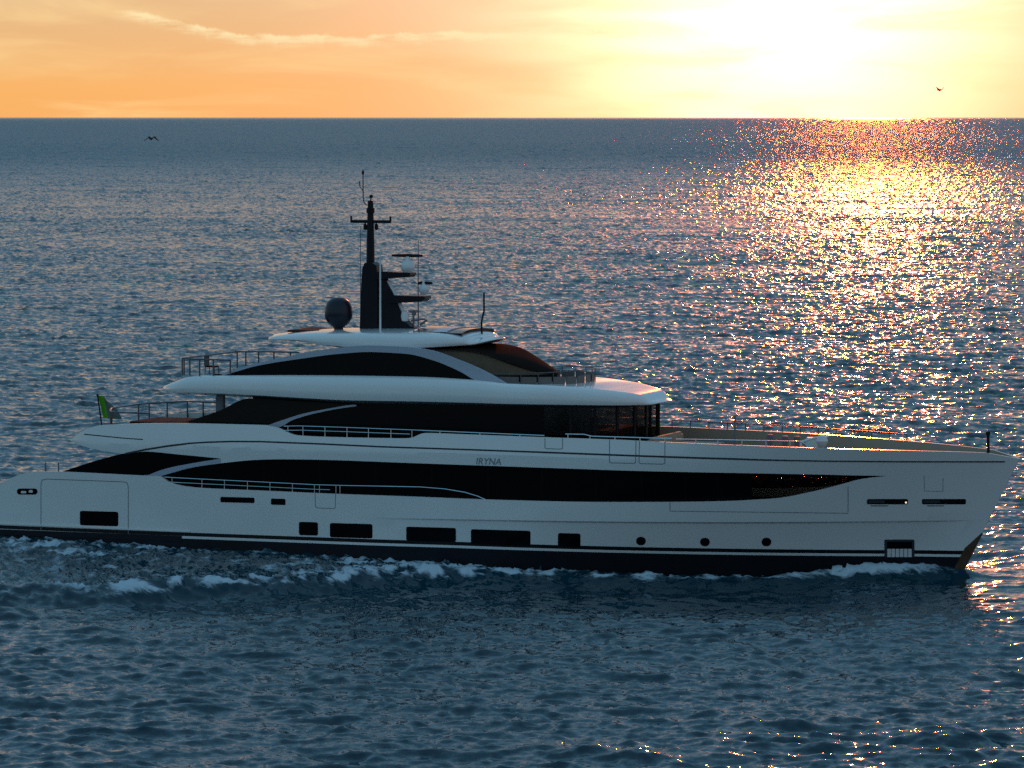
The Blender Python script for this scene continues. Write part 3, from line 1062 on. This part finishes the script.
mb.lathe(lx(363, 172), [(0, -.15), (.06, -.1), (.06, .05), (0, .1)], n=8)
mb.tube([lx(363.2, 191), lx(360, 187), lx(359.3, 181)], 0.022)
mb.build('wind_sensor', [M['mast']], MAST)
for (pl, rc, bar, rr) in ((((379, 272.5), (384, 271.2), (413, 272.6), (413.3, 275), (411, 277), (379, 279)), (408, 266.8), (392, 422.5, 255.2), 0.33),
                         (((392, 296), (398, 295), (427.5, 296), (428.5, 298.5), (424, 301.5), (392, 303)), (424, 289), (418, 432, 283), 0.25)):
    mb = MB()
    plate(mb, pl, 0, 0.42)
    pf = mb.build('radar_platform', [M['mast']], MAST)
    mb = MB()
    p = lx(*rc)
    mb.lathe(p, [(0.0, -rr * 1.15), (rr * .6, -rr * 1.1), (rr * .95, -rr * .4), (rr, 0), (rr * .85, rr * .55), (rr * .45, rr * .9), (rr * .3, rr * 1.5), (0, rr * 1.5)], n=18)
    mb.build('radar_dome', [M['offwhite']], MAST)
    mb = MB()
    q0, q1 = lx(bar[0], bar[2]), lx(bar[1], bar[2] + (0.8 if rr > .3 else 0))
    q0.z = q1.z = min((q0.z + q1.z) / 2, p.z + rr * 1.5 + 0.06)
    mb.tube([q0, (q0 + q1) / 2, q1], [0.055, 0.085, 0.055], n=8)
    mb.tube([Vector((p.x, p.y, p.z + rr)), Vector((p.x, p.y, q0.z))], 0.08, n=8)
    mb.build('radar_scanner', [M['cushion']], MAST)
mb = MB()
mb.tube([lx(388, 281, -.1), lx(398, 300, -.1), lx(405, 317, -.1)], 0.10)
mb.lathe(lx(405, 316, -.3), [(0, -.3), (.16, -.22), (.2, 0), (.16, .2), (0, .3)], n=12)
mb.build('horn', [M['offwhite']], MAST)
# loose gear behind the mast foot
mb = MB()
mb.tube([lx(413.5, 333), lx(413.5, 316)], 0.05)
mb.tube([lx(411, 321), lx(425, 319)], 0.05)
mb.tube([lx(420, 325), lx(427, 320)], 0.06)
mb.lathe(lx(414, 314), [(0, -.1), (.12, -.05), (.12, .15), (0, .2)], n=8)
mb.build('roof_searchlight', [M['grey']], MAST)
# whip aerials
for pts, r, m in (([(380.3, 333, -1.2), (380.2, 262, -1.2), (380.3, 243, -1.2)], (0.05, 0.04, 0.02), 'offwhite'),
                  ([(418.3, 332, .9), (418.2, 280, .9), (418.3, 240, .9)], (0.035, 0.025, 0.018), 'grey'),
                  ([(360.6, 333, .8), (360.4, 280, .8), (360.6, 226, .8)], (0.022, 0.018, 0.015), 'grey')):
    mb = MB()
    mb.tube([lx(*p) for p in pts], r, n=6)
    mb.build('whip_aerial', [M[m]], ROOT)
mb = MB()
mb.tube([lx(482, 338), lx(481.5, 322), lx(484, 311), lx(484, 292)], 0.045)
mb.build('light_pole', [M['mast']], ROOT)
mb = MB()
mb.lathe(lx(484, 291), [(0, -.1), (.1, -.06), (.1, .06), (0, .12)], n=10)
mb.build('pole_lamp', [M['offwhite']], ROOT)
# satellite dome
mb = MB()
c = lx(338.6, 310, -0.6)
R_ = 14.2 / 21.1
mb.lathe(c, [(0, .62), (R_ * .45, .58), (R_ * .8, .40), (R_ * .97, .14), (R_, -.1), (R_ * .98, -.38), (R_ * .72, -.66), (R_ * .34, -.86), (R_ * .3, -1.2), (0, -1.2)], n=28)
mb.build('satellite_dome', [M['dome']], ROOT)


# ------------------------------------------------------------------ railings
def railing(name, tops, posts, foot, r=0.028, mid=None, m='rail', cap=True):
    """tops: 3-D points of the hand rail; posts: (top point, bottom point)"""
    mb = MB()
    mb.tube(tops, r)
    if mid:
        mb.tube(mid, r * .75)
    o = mb.build(name, [M[m]], ROOT)
    for a, b in posts:
        p = MB()
        p.tube([a, b], r * .9)
        p.build('stanchion', [M[m]], o)
    return o


def lerp_line(pts, u):
    for a, b in zip(pts[:-1], pts[1:]):
        if a[0] <= u <= b[0]:
            t = (u - a[0]) / (b[0] - a[0])
            return a[1] + (b[1] - a[1]) * t
    return pts[-1][1]


def side_rail(name, top, us, foot, Bf, off, mid_dv=None, mid_to=None, r=0.028, m='steel'):
    def q(u, v):
        x, z = LB(u, v, Bf, off)
        return Vector((x, -(float(Bf(x, z)) + off), z))
    dense = []
    for a, b in zip(top[:-1], top[1:]):
        for k in range(4):
            t = k / 4
            dense.append((a[0] + (b[0] - a[0]) * t, a[1] + (b[1] - a[1]) * t))
    dense.append(top[-1])
    tops = [q(u, v) for u, v in dense]
    mid = None
    if mid_dv:
        mid = [q(u, v + mid_dv) for u, v in dense if u <= mid_to]
    posts = []
    for u in us:
        p = q(u, lerp_line(top, u))
        x, y, z = p
        zf = foot(x)
        posts.append((p, Vector((x, y, min(zf, z - 0.05)))))
    return railing(name, tops, posts, foot, r, mid, m)


side_rail('side_deck_rail', [(163, 477), (172, 477.6), (202, 479.2), (260, 482), (315, 484.8), (345, 485.6), (385, 486.3), (420, 487), (445, 489), (465, 492.3), (478, 496.3), (487, 500.3)],
          (172, 202, 224.5, 247.5, 270, 292.5, 314.5, 319.5, 336, 340), lambda x: float(band_lo(x)), B, -0.07, 4.6, 337, 0.022)
side_rail('upper_deck_rail', [(284, 426.2), (300, 426), (340, 427.3), (380, 428.8), (420, 430.3), (470, 432.4), (520, 434.5), (544.5, 435.5)],
          (288, 303, 325, 347, 368.5, 391, 412, 440, 480, 520), lambda x: float(sheer(x)), B, -0.08, 4.2, 412, 0.022)
side_rail('upper_deck_rail', [(565.5, 434), (575, 434.2), (584, 434.3), (592, 436.2), (640, 437.6), (672, 438.6)], (568, 590, 615, 640, 665), lambda x: float(sheer(x)), B, -0.08, None, None, 0.025)
side_rail('fore_deck_rail', [(676, 439.2), (700, 439.6), (740, 440.4), (775, 441), (801, 441.6), (806, 444.8)], (696, 718, 742, 766, 790), lambda x: float(sheer(x)), B, -0.08, None, None, 0.03)

# rail round the after end of the upper deck
def deck_ring(xc0, hbf, z, n, xend, inset=0.25):
    pts = []
    xs_ = xc0 + (xend - xc0) * (1 - np.cos(np.linspace(0, math.pi / 2, n)))
    for x in xs_[::-1]:
        pts.append(Vector((x, -(max(float(hbf(x)) - inset, 0.05)), z)))
    for x in xs_[1:]:
        pts.append(Vector((x, (max(float(hbf(x)) - inset, 0.05)), z)))
    return pts


za_ = float(sheer_aft(6.0))
xa_ = xof(86, 430, Bbelt)
hb_up = lambda x: float(Bbelt(x, 5.6)) * min(1.0, max(0.0, (x - xa_ + .05) / 1.6)) ** 0.5
ring = deck_ring(xa_ + 0.25, hb_up, za_ + 0.62, 12, L(215, 409, 3.6)[0], 0.3)
railing('after_deck_rail', ring, [(p, Vector((p.x, p.y, za_ - 0.25))) for p in ring[::2] if p.y > -3.4 or p.x < 5], None, 0.042, None, 'rail')
hs_ = lambda x: float(hbs(x))
zsd = float(s_hi(L(250, 376, -4)[0])) - 0.1
ring = deck_ring(L(196, 370, -1.5)[0], lambda x: hs_(x), zsd + 0.80, 12, L(300, 357, 3.8)[0], 0.45)
ring = [p for p in ring if not (p.y < -2.4 and p.x > L(240, 370, -3)[0])]
railing('sun_deck_rail', ring, [(p, Vector((p.x, p.y, zsd))) for p in ring[::2]], None, 0.042, None, 'rail')
# forward sun-deck rail with smoked panels
fr = []
FX1 = L(592, 372, 0.0)[0]
FX0 = L(496, 372, -3.0)[0]
zfr = L(520, 374.5, -3.0)[1]
for k in range(15):
    t = -math.pi / 2 + math.pi * k / 14
    fr.append(Vector((FX0 + (FX1 - FX0) * max(math.cos(t), 0) ** 0.75, 3.0 * math.sin(t), zfr + 0.15 * math.cos(t))))
fr = [Vector((FX0 - 1.0, -3.05, zfr))] + fr + [Vector((FX0 - 1.0, 3.05, zfr))]
FRAIL = railing('fore_sun_deck_rail', fr, [(p, Vector((p.x, p.y, zfr - 0.62))) for p in fr[::1]], None, 0.024, None, 'rail')
for a_, b_ in zip(fr[1:-2], fr[2:-1]):
    mb = MB()
    mb.grid([[(p.x - 0.03, p.y, zfr - 0.60), (p.x - 0.03, p.y, zfr - 0.12)] for p in (a_ + (b_ - a_) * 0.06, b_ - (b_ - a_) * 0.06)], 0)
    mb.grid([[(p.x - 0.045, p.y, zfr - 0.60), (p.x - 0.045, p.y, zfr - 0.12)] for p in (a_ + (b_ - a_) * 0.06, b_ - (b_ - a_) * 0.06)], 0, flip=True)
    mb.build('rail_panel', [M['screen']], FRAIL)
# rails of the aft main deck
for u in (41, 54):
    mb = MB()
    mb.tube([hpt(u, 472, -0.5), tuple(Vector(hpt(u, 472, -0.5)) + Vector((0, 0, 0.42)))], 0.035)
    mb.build('cleat_post', [M['grey']], ROOT)
mb = MB()
mb.tube([V(988.5, 455, 0), V(988, 434, 0)], 0.07, n=8)
mb.lathe(V(988, 434, 0), [(0, -.1), (.11, -.05), (.11, .1), (0, .15)], n=8)
mb.build('jack_staff', [M['mast']], ROOT)

# far-side hand rail of the foredeck
mb = MB()
far = []
for x in np.linspace(32, 44, 14):
    z = float(sheer(x))
    far.append(Vector((x, float(B(x, z)) - 0.07, z + 0.30)))
fo = railing('fore_deck_rail', far, [(p, Vector((p.x, p.y, p.z - 0.32))) for p in far], None, 0.028, None, 'rail')

# ------------------------------------------------------------------ foredeck fittings
zf_ = lambda x: float(sheer(min(x, XT - 2))) - 0.85
x1 = L(690, 432, 0)[0]
mb = MB()
mb.box((x1, 0, zf_(x1) + 0.2), (2.3, 4.4, 0.4), 0, bev=0.1)
mb.box((x1 - 1.2, 0, zf_(x1) + 0.42), (0.35, 4.6, 0.84), 0, bev=0.1)
mb.build('foredeck_sofa', [M['cream']], ROOT)
mb = MB()
xq = L(745, 437, 0.5)[0]
mb.box((xq, 0, zf_(xq) + 0.18), (3.2, 3.0, 0.36), 0, bev=0.12)
mb.build('sun_pad', [M['cream']], ROOT)
mb = MB()
xq, zq = L(813, 440, 1.6)
mb.box((xq, 1.4, zf_(xq) + 0.45), (0.5, 0.5, 0.9), 0, bev=0.05)
mb.build('deck_locker', [M['offwhite']], ROOT)
for u, yy in ((785, 1.0), (797, 1.2), (770, 1.4)):
    mb = MB()
    xq = L(u, 438, yy)[0]
    mb.lathe((xq, yy, zf_(xq)), [(0, .95), (.14, .93), (.16, .75), (.10, .5), (.12, .2), (.22, .1), (.24, 0)], n=14)
    mb.build('mooring_capstan', [M['grey']], ROOT)
mb = MB()
xq = L(822, 441, -1.2)[0]
zq = L(822, 441, -1.2)[1]
mb.lathe((xq, -1.2, zq), [(0, .28), (.2, .22), (.28, 0), (.2, -.22), (.1, -.3), (.1, zf_(xq) - zq)], n=16)
mb.build('bollard_light', [M['offwhite']], ROOT)
mb = MB()
q0, q1 = V(801, 442, -1.5), V(828, 436.5, -0.6)
mb.tube([q0, (q0 + q1) / 2 + Vector((0, 0, .06)), q1], 0.06)
mb.tube([q0, Vector((q0.x, q0.y, zf_(q0.x)))], 0.06)
mb.build('davit_boom', [M['offwhite']], ROOT)
mb = MB()
q = V(735, 436, 0.8)
mb.tube([Vector((q.x, q.y, zf_(q.x))), V(735, 415, 0.8)], 0.05)
mb.build('light_pole', [M['grey']], ROOT)
# after upper deck furniture: low brown seating seen over the belt
mb = MB()
xs0, xs1 = 6.0, L(195, 418, 0)[0]
mb.box(((xs0 + xs1) / 2, 0.2, za_ - 0.26), (xs1 - xs0, 3.4, 0.5), 0, bev=0.1)
mb.build('deck_seating', [M['cushion']], ROOT)

# ------------------------------------------------------------------ separate things aboard
def world(p):
    return Vector(ORG) + hd * p.x + pt * p.y + Vector((0, 0, p.z))


flag_p = V(102, 421, 0.0)
FL = thing('ensign', 'small green and grey flag drooping on a short staff at the yacht stern', 'flag', world(Vector((flag_p.x, 0, flag_p.z))), -PSI)
mb = MB()
a = Vector((0, 0, -0.3))
tipv = V(97.5, 395, 0.0) - flag_p
mb.tube([a, tipv], 0.035)
mb.lathe(tipv, [(0, -.06), (.06, -.03), (.06, .03), (0, .06)], n=8)
mb.build('staff', [M['mast']], FL)
cols = [[(98, 395.5), (100, 408), (102, 418)], [(102.5, 396.0), (106, 408.5), (109, 418.5)], [(107, 399.5), (111, 409), (115, 419)], [(111, 404.5), (116.5, 411), (121, 419.5)]]
for nm_, sl, m_ in (('flag_cloth', slice(0, 2), 'green'), ('flag_cloth', slice(1, 4), 'greycloth')):
    P = []
    for i, cl in enumerate(cols[sl]):
        row = []
        for j, (u, v) in enumerate(cl):
            ph = 0.16 * math.sin(2.2 * (i + (1 if sl.start else 0)) + 0.9 * j)
            q = V(u, v, 0.0) - flag_p
            row.append((q.x, ph, q.z))
        P.append(row)
    P2 = []
    for a_, b_ in zip(P[:-1], P[1:]):
        for t in (0, .25, .5, .75):
            P2.append([tuple(np.array(p) * (1 - t) + np.array(q) * t) for p, q in zip(a_, b_)])
    P2.append(P[-1])
    mb = MB()
    mb.grid(P2, 0)
    mb.grid([[(x, y + 0.012, z) for x, y, z in r] for r in P2], 0, flip=True)
    mb.build(nm_, [M[m_]], FL)


def deck_chair(loc, rz, label):
    t = thing('deck_chair', label, 'chair', loc, rz)
    mb = MB(); mb.box((0, 0, .42), (.55, .55, .08), 0, bev=.03); mb.build('seat', [M['cushion']], t)
    mb = MB(); mb.box((-.28, 0, .72), (.07, .55, .6), 0, bev=.03); mb.build('backrest', [M['greycloth']], t)
    for sx in (-1, 1):
        for sy in (-1, 1):
            mb = MB(); mb.tube([(sx * .24, sy * .24, .4), (sx * .26, sy * .26, 0)], .025); mb.build('leg', [M['grey']], t)
    return t


zc = float(s_hi(L(212, 376, -2)[0])) - 0.19
xc = L(212, 374, 0.3)[0]
deck_chair(world(Vector((xc, 0.3, zc))), -PSI, 'dark deck chair by the rail at the after end of the sun deck')


# ------------------------------------------------------------------ birds
def bird(label, u, v, dist, span, flap, yaw, m):
    d = FW + Vector((1, 0, 0)) * ((u - 512) / F) - UP * ((v - 384) / F)
    p = CAMP + d * (dist / d.y)
    t = thing('seabird', label, 'bird', p, yaw, 'seabirds in flight')
    mb = MB()
    n = 10
    P = []
    # body: spindle along x, wings swept in one continuous skin
    mb.tube([(-.32, 0, 0), (-.22, 0, .0), (-.05, 0, .02), (.12, 0, .03), (.24, 0, .03), (.30, 0, .04), (.36, 0, .035), (.42, 0, .02)], [.015, .05, .085, .08, .05, .05, .035, .006], n=8)
    mb.tube([(-.5, 0, 0), (-.3, 0, .0)], [.07, .03], n=6)
    for s in (-1, 1):
        rows = []
        for k in range(n + 1):
            q = k / n
            yy = s * q * span / 2
            zz = flap[0] * math.sin(min(q / 0.45, 1) * math.pi / 2) * span / 2 + flap[1] * max(q - .4, 0) * span / 2
            ch = 0.30 * (1 - q) ** 0.5 + 0.03
            xx = 0.06 + 0.10 * math.sin(q * math.pi) - 0.10 * q
            rows.append([(xx + ch * .5, yy, zz), (xx, yy, zz + .018), (xx - ch * .6, yy, zz - 0.5 * ch), (xx - ch * .1, yy, zz - .05), (xx + ch * .5, yy, zz)])
        mb.grid(rows, 0)
    mb.build('body', [m], t)
    return t


bird('dark seabird with arched drooping wings low over the water at left', 151.5, 138.7, 380, 1.35, (0.30, -0.95), rad(76), M['feather'])
bird('small seabird with raised wings against the bright sky at right', 940, 90, 480, 1.0, (0.15, 0.9), rad(50), M['feather'])


# ------------------------------------------------------------------ the sea
def fft_tile(N, size, wind_dir, lmin, lmax, lp, spread, seed):
    r = np.random.default_rng(seed)
    k = 2 * np.pi * np.fft.fftfreq(N, size / N)
    KX, KY = np.meshgrid(k, k, indexing='ij')
    K = np.hypot(KX, KY)
    K[0, 0] = 1e-6
    kp = 2 * np.pi / lp
    S = np.exp(-1.25 * (kp / K) ** 2) / K ** 3.55
    S[(K < 2 * np.pi / lmax) | (K > 2 * np.pi / lmin)] = 0
    c = np.abs((KX * math.cos(wind_dir) + KY * math.sin(wind_dir)) / K)
    S = S * (spread + (1 - spread) * c ** 4)
    A = np.sqrt(S) * (r.normal(size=S.shape) + 1j * r.normal(size=S.shape))
    h = np.fft.ifft2(A)
    dx = np.fft.ifft2(-1j * KX / K * A)
    dy = np.fft.ifft2(-1j * KY / K * A)
    h, dx, dy = h.real, dx.real, dy.real
    gx = (np.roll(h, -1, 0) - h) / (size / N)
    gy = (np.roll(h, -1, 1) - h) / (size / N)
    s = math.sqrt((gx ** 2).mean() + (gy ** 2).mean())
    return h / s, dx / s, dy / s          # scaled to unit rms slope


def sample(tile, size, x, y):
    N = tile.shape[0]
    fx = (x / size * N) % N
    fy = (y / size * N) % N
    i = fx.astype(np.int32) % N
    j = fy.astype(np.int32) % N
    a = (fx - np.floor(fx)).astype(np.float32)
    b = (fy - np.floor(fy)).astype(np.float32)
    i2, j2 = (i + 1) % N, (j + 1) % N
    return tile[i, j] * (1 - a) * (1 - b) + tile[i2, j] * a * (1 - b) + tile[i, j2] * (1 - a) * b + tile[i2, j2] * a * b


def build_sea():
    # radial rows: fine where the picture sees single waves
    rr = [0.0, 30.0, 70.0, 95.0, 105.0]
    r = 112.0
    while r < 14000:
        rr.append(r)
        r *= 1.0 + (0.00125 if r < 900 else 0.0019 if r < 3500 else 0.004)
    rr += list(np.geomspace(14500, 400000, 50))
    rr = np.array(rr)
    side_ = np.arange(7.6, 21.0, 0.055)
    dense = np.concatenate([-side_[::-1], np.linspace(-7.55, 7.55, 880), side_])
    wide = []
    a = float(side_[-1])
    st = 0.03
    while a < 175:
        st = min(st * 1.35, 6.0)
        a += st
        wide.append(a)
    wide.append(180.0)
    th = np.radians(np.concatenate([-np.array(wide)[::-1], dense, np.array(wide)]))
    nr, nc = len(rr), len(th)
    print('SEA', nr, nc, nr * nc)
    Rm, Tm = np.meshgrid(rr, th, indexing='ij')
    X = (Rm * np.sin(Tm)).astype(np.float64)
    Y = (Rm * np.cos(Tm)).astype(np.float64)
    Z = np.zeros_like(X)
    DX = np.zeros_like(X)
    DY = np.zeros_like(X)
    spac = np.gradient(rr)
    colamp = (1 - 0.9 * sstep(np.abs(np.degrees(Tm)), 20.0, 27.0)) * (Rm > 110)
    specs = ((1024, 211.0, rad(82), 0.7, 60, 7.0, 0.05, 1, 0.0, 0.17),
             (1024, 97.0, rad(74), 0.30, 5.0, 1.5, 0.10, 2, rad(17), 0.30),
             (512, 911.0, rad(100), 20, 300, 60.0, 0.2, 3, rad(-13), 0.020))
    for N, size, wd, lmin, lmax, lp, sp, seed, rot, slope in specs:
        h, dx, dy = fft_tile(N, size, wd, lmin, lmax, lp, sp, seed)
        xr = X * math.cos(rot) + Y * math.sin(rot)
        yr = -X * math.sin(rot) + Y * math.cos(rot)
        # where the mesh is coarser than the waves, keep the steepness
        boost = np.clip(spac / (lp * 0.22), 1.0, None)[:, None] ** 0.6
        boost = np.minimum(boost, 14)
        g = slope * colamp * boost
        Z += sample(h, size, xr, yr) * g
        ch = -0.8 * (boost < 1.4)
        DX += sample(dx, size, xr, yr) * g * ch
        DY += sample(dy, size, xr, yr) * g * ch
    # gusts: patches of livelier and calmer water
    gust = sample(fft_tile(256, 700.0, rad(70), 40, 350, 150.0, 0.5, 5)[0], 700.0, X, Y)
    Z *= 1 + 0.10 * np.clip(gust / (gust.std() + 1e-9), -1.8, 1.8) * (Rm < 6000)
    # ---- the yacht's wave train and foam, in her own frame
    rx, ry = X - ORG.x, Y - ORG.y
    xl = rx * hd.x + ry * hd.y
    yl = rx * pt.x + ry * pt.y
    near = (np.abs(xl - 15) < 55) & (np.abs(yl) < 40)
    foam = np.zeros_like(X)
    x_, y_ = xl[near], yl[near]
    hbw = np.where((x_ > X_STERN) & (x_ < 49), B(np.clip(x_, X_STERN, 47.6), 0.2), 0.0)
    hbw = np.where(x_ <= X_STERN, 3.9 * np.exp((x_ - X_STERN) / 30), hbw)
    dist = np.abs(y_) - hbw
    nz = lambda sc, sd: sample(fft_tile(256, 40.0, 0, 0.3, 6, 2.0, 1.0, sd)[0] * 2.2, 40.0, x_ * sc, y_ * sc)
    n1, n2 = nz(1.0, 21), nz(2.1, 22)
    hz = np.zeros_like(x_)
    fo = np.zeros_like(x_)
    # white water thrown off the bow, pressed along the plating, then a line that spreads aft
    s = 48.0 - x_
    on = sstep(s, -0.8, 0.6)
    clc = Curve([(-5, 0.0), (0, 0.1), (5, 0.6), (9.5, 1.0), (17, 1.1), (21, 2.0), (25, 4.6), (30, 9.0), (34, 12.2), (38, 14.4), (46, 17.0), (70, 22)])
    cl = clc(s) + (0.25 + 0.02 * s) * n1 * 0.6 + 0.25 * np.sin(s * 0.9 + 1.0) * sstep(s, 3, 10)
    wd = 0.40 + 0.016 * np.clip(s, 0, 60)
    amp = 0.70 * np.exp(-((s - 3.5) / 3.5) ** 2) + 0.10 * np.exp(-((s - 25) / 6.0) ** 2) + 0.22 * np.exp(-((s - 36) / 8) ** 2) + 0.05
    hz += on * amp * np.exp(-((dist - cl) / (wd * 1.7)) ** 2)
    strength = 1.5 * np.exp(-((s - 4.2) / 4.0) ** 2) + 0.85 * np.exp(-((s - 12) / 5.0) ** 2) + 1.15 * np.exp(-((s - 22.5) / 6.0) ** 2) + 1.1 * np.exp(-((s - 34) / 6.5) ** 2) + 0.12 * sstep(s, 38, 50)
    fo += on * strength * np.exp(-((dist - cl - 0.45 * wd) / (wd * 1.5)) ** 2)
    fo += 0.80 * np.exp(-((s - 23) / 5.5) ** 2) * sstep(cl + 1.2 - dist, 0.0, 1.5)
    # churned water between that line and the hull
    inner = (dist > -0.3) * sstep(cl + 0.3 - dist, 0.0, 1.2)
    fo += inner * (0.10 + 0.50 * sstep(s, 17, 27) + 0.02 * sstep(s, 38, 46)) * on
    fo += 0.32 * sstep(s, 37, 42) * np.exp(-((dist - 1.5) / 2.2) ** 2)
    hz += inner * 0.10 * n2 * sstep(s, 14, 28)
    hz += 0.14 * sstep(s, 37, 43) * np.exp(-((dist - 1.0) / 1.2) ** 2)
    hz += 0.46 * sstep(s, 15, 33) * np.exp(-(np.clip(dist, 0, 30) / 5.0) ** 2)
    hz -= 0.22 * np.exp(-((s - 16) / 9.0) ** 2) * np.exp(-np.clip(dist, 0, 9) / 2.5)
    fo += 0.6 * np.exp(-((s - 39.0) / 1.6) ** 2) * np.exp(-((dist - 0.4) / 0.8) ** 2)
    fo += 0.40 * sstep(-x_, -4, 4) * np.exp(-np.clip(np.abs(y_) - 5.0, 0, 30) / 2.0)
    hz -= 0.75 * sstep(s, -3, 6) * sstep(s, 44, 30) * np.exp(-((dist - np.maximum(cl, 1) - 7.5) / 5.0) ** 2)
    # outward travelling diverging waves
    sd = dist - cl
    hz += on * 0.26 * np.cos(sd * 1.05) * np.exp(-np.clip(sd, 0, 40) / 7.0) * (sd > 0) * sstep(s, 2, 8)
    fo *= np.clip(0.90 + 0.32 * n1 / (n1.std() + 1e-9) * sstep(s, 6, 16), 0.25, 1.35)
    fo = np.clip(fo, 0, 1.4)
    hz += 0.10 * np.clip(fo, 0, 1) * n2
    damp = 1 - 0.5 * np.exp(-(np.clip(dist, 0, 40) / 13.0) ** 2)
    Z[near] = Z[near] * damp + hz
    foam[near] = fo
    X += DX
    Y += DY
    co = np.empty((nr * nc, 3), np.float32)
    co[:, 0] = X.ravel(); co[:, 1] = Y.ravel(); co[:, 2] = Z.ravel()
    idx = np.arange(nr * nc, dtype=np.int32).reshape(nr, nc)
    quads = np.stack([idx[:-1, :-1], idx[:-1, 1:], idx[1:, 1:], idx[1:, :-1]], -1).reshape(-1, 4)
    quads = quads[:, ::-1]
    nq = len(quads)
    me = bpy.data.meshes.new('sea')
    me.vertices.add(nr * nc)
    me.vertices.foreach_set('co', co.ravel())
    me.loops.add(nq * 4)
    me.loops.foreach_set('vertex_index', quads.ravel().astype(np.int32))
    me.polygons.add(nq)
    me.polygons.foreach_set('loop_start', np.arange(0, nq * 4, 4, dtype=np.int32))
    me.polygons.foreach_set('use_smooth', np.ones(nq, bool))
    at = me.attributes.new('foam', 'FLOAT', 'POINT')
    at.data.foreach_set('value', foam.ravel().astype(np.float32))
    me.update(calc_edges=True)
    if me.polygons[nq // 2].normal.z < 0:
        me.flip_normals()
    m = bpy.data.materials.new('sea_water')
    m.use_nodes = True
    T = NT(m.node_tree)
    nt = m.node_tree
    b = nt.nodes['Principled BSDF']
    out = nt.nodes['Material Output']
    b.inputs['Base Color'].default_value = (0.003, 0.034, 0.052, 1)
    b.inputs['Roughness'].default_value = 0.09
    b.inputs['IOR'].default_value = 1.333
    geo = T.new('ShaderNodeNewGeometry')
    pos = geo.outputs['Position']
    c1 = T.v('SUBTRACT', T.noise(T.v('MULTIPLY', pos, (0.7, 1.5, 0.3)), 1.5, 3, 0.65, out='Color'), (0.5, 0.5, 0.5))
    c2 = T.v('SUBTRACT', T.noise(pos, 8.0, 1, 0.5, out='Color'), (0.5, 0.5, 0.5))
    c = T.v('ADD', T.v('SCALE', c1, 0.36), T.v('SCALE', c2, 0.15))
    # beyond the reach of the modelled waves: steeper unresolved ripples, normals tilted cameraward to darken reflections
    dist = T.v('LENGTH', pos)
    far = T.m('MULTIPLY', T.smooth(dist, 200, 2600), T.smooth(dist, 9000, 90000, 1.0, 0.45))  # eases off at the horizon, where warm low-sky reflection stands in for haze
    nt.links.new(T.m('ADD', 0.06, T.m('MULTIPLY', far, 0.17)), b.inputs['Roughness'])
    c = T.v('SCALE', c, T.m('ADD', 1.0, T.m('MULTIPLY', far, 0.35)))
    c = T.v('ADD', c, T.comb(0.0, T.m('MULTIPLY', far, -0.15), 0.0))
    nrm = T.v('NORMALIZE', T.v('ADD', geo.outputs['Normal'], T.v('MULTIPLY', c, T.comb(T.m('SUBTRACT', 0.75, T.m('MULTIPLY', far, 0.45)), 1.0, 0.0))))
    nt.links.new(nrm, b.inputs['Normal'])
    fa = T.new('ShaderNodeAttribute', attribute_name='foam')
    fac = fa.outputs['Fac']
    fpos = T.comb(T.m('MULTIPLY', T.v('DOT_PRODUCT', pos, tuple(hd)), 0.42), T.m('MULTIPLY', T.v('DOT_PRODUCT', pos, tuple(pt)), 1.1), 0.0)
    f1 = T.noise(fpos, 1.5, 8, 0.70, 0.9)
    f2 = T.noise(fpos, 7.0, 4, 0.65)
    fn = T.m('ADD', T.m('MULTIPLY', f1, 0.72), T.m('MULTIPLY', f2, 0.28))
    lim = T.m('SUBTRACT', 0.74, T.m('MULTIPLY', fac, 0.33))
    amt = T.m('MULTIPLY', T.smooth(T.m('SUBTRACT', fn, lim), -0.03, 0.19), T.smooth(fac, 0.03, 0.2))
    fb = T.new('ShaderNodeBsdfPrincipled')
    fb.inputs['Base Color'].default_value = (0.48, 0.59, 0.66, 1)
    fb.inputs['Roughness'].default_value = 0.8
    fb.inputs['Specular IOR Level'].default_value = 0.2
    mx = T.new('ShaderNodeMixShader')
    nt.links.new(T.m('MULTIPLY', amt, 0.9), mx.inputs[0])
    nt.links.new(b.outputs[0], mx.inputs[1])
    nt.links.new(fb.outputs[0], mx.inputs[2])
    nt.links.new(mx.outputs[0], out.inputs[0])
    me.materials.append(m)
    o = bpy.data.objects.new('sea', me)
    COL.objects.link(o)
    o['kind'] = 'structure'
    return o


build_sea()
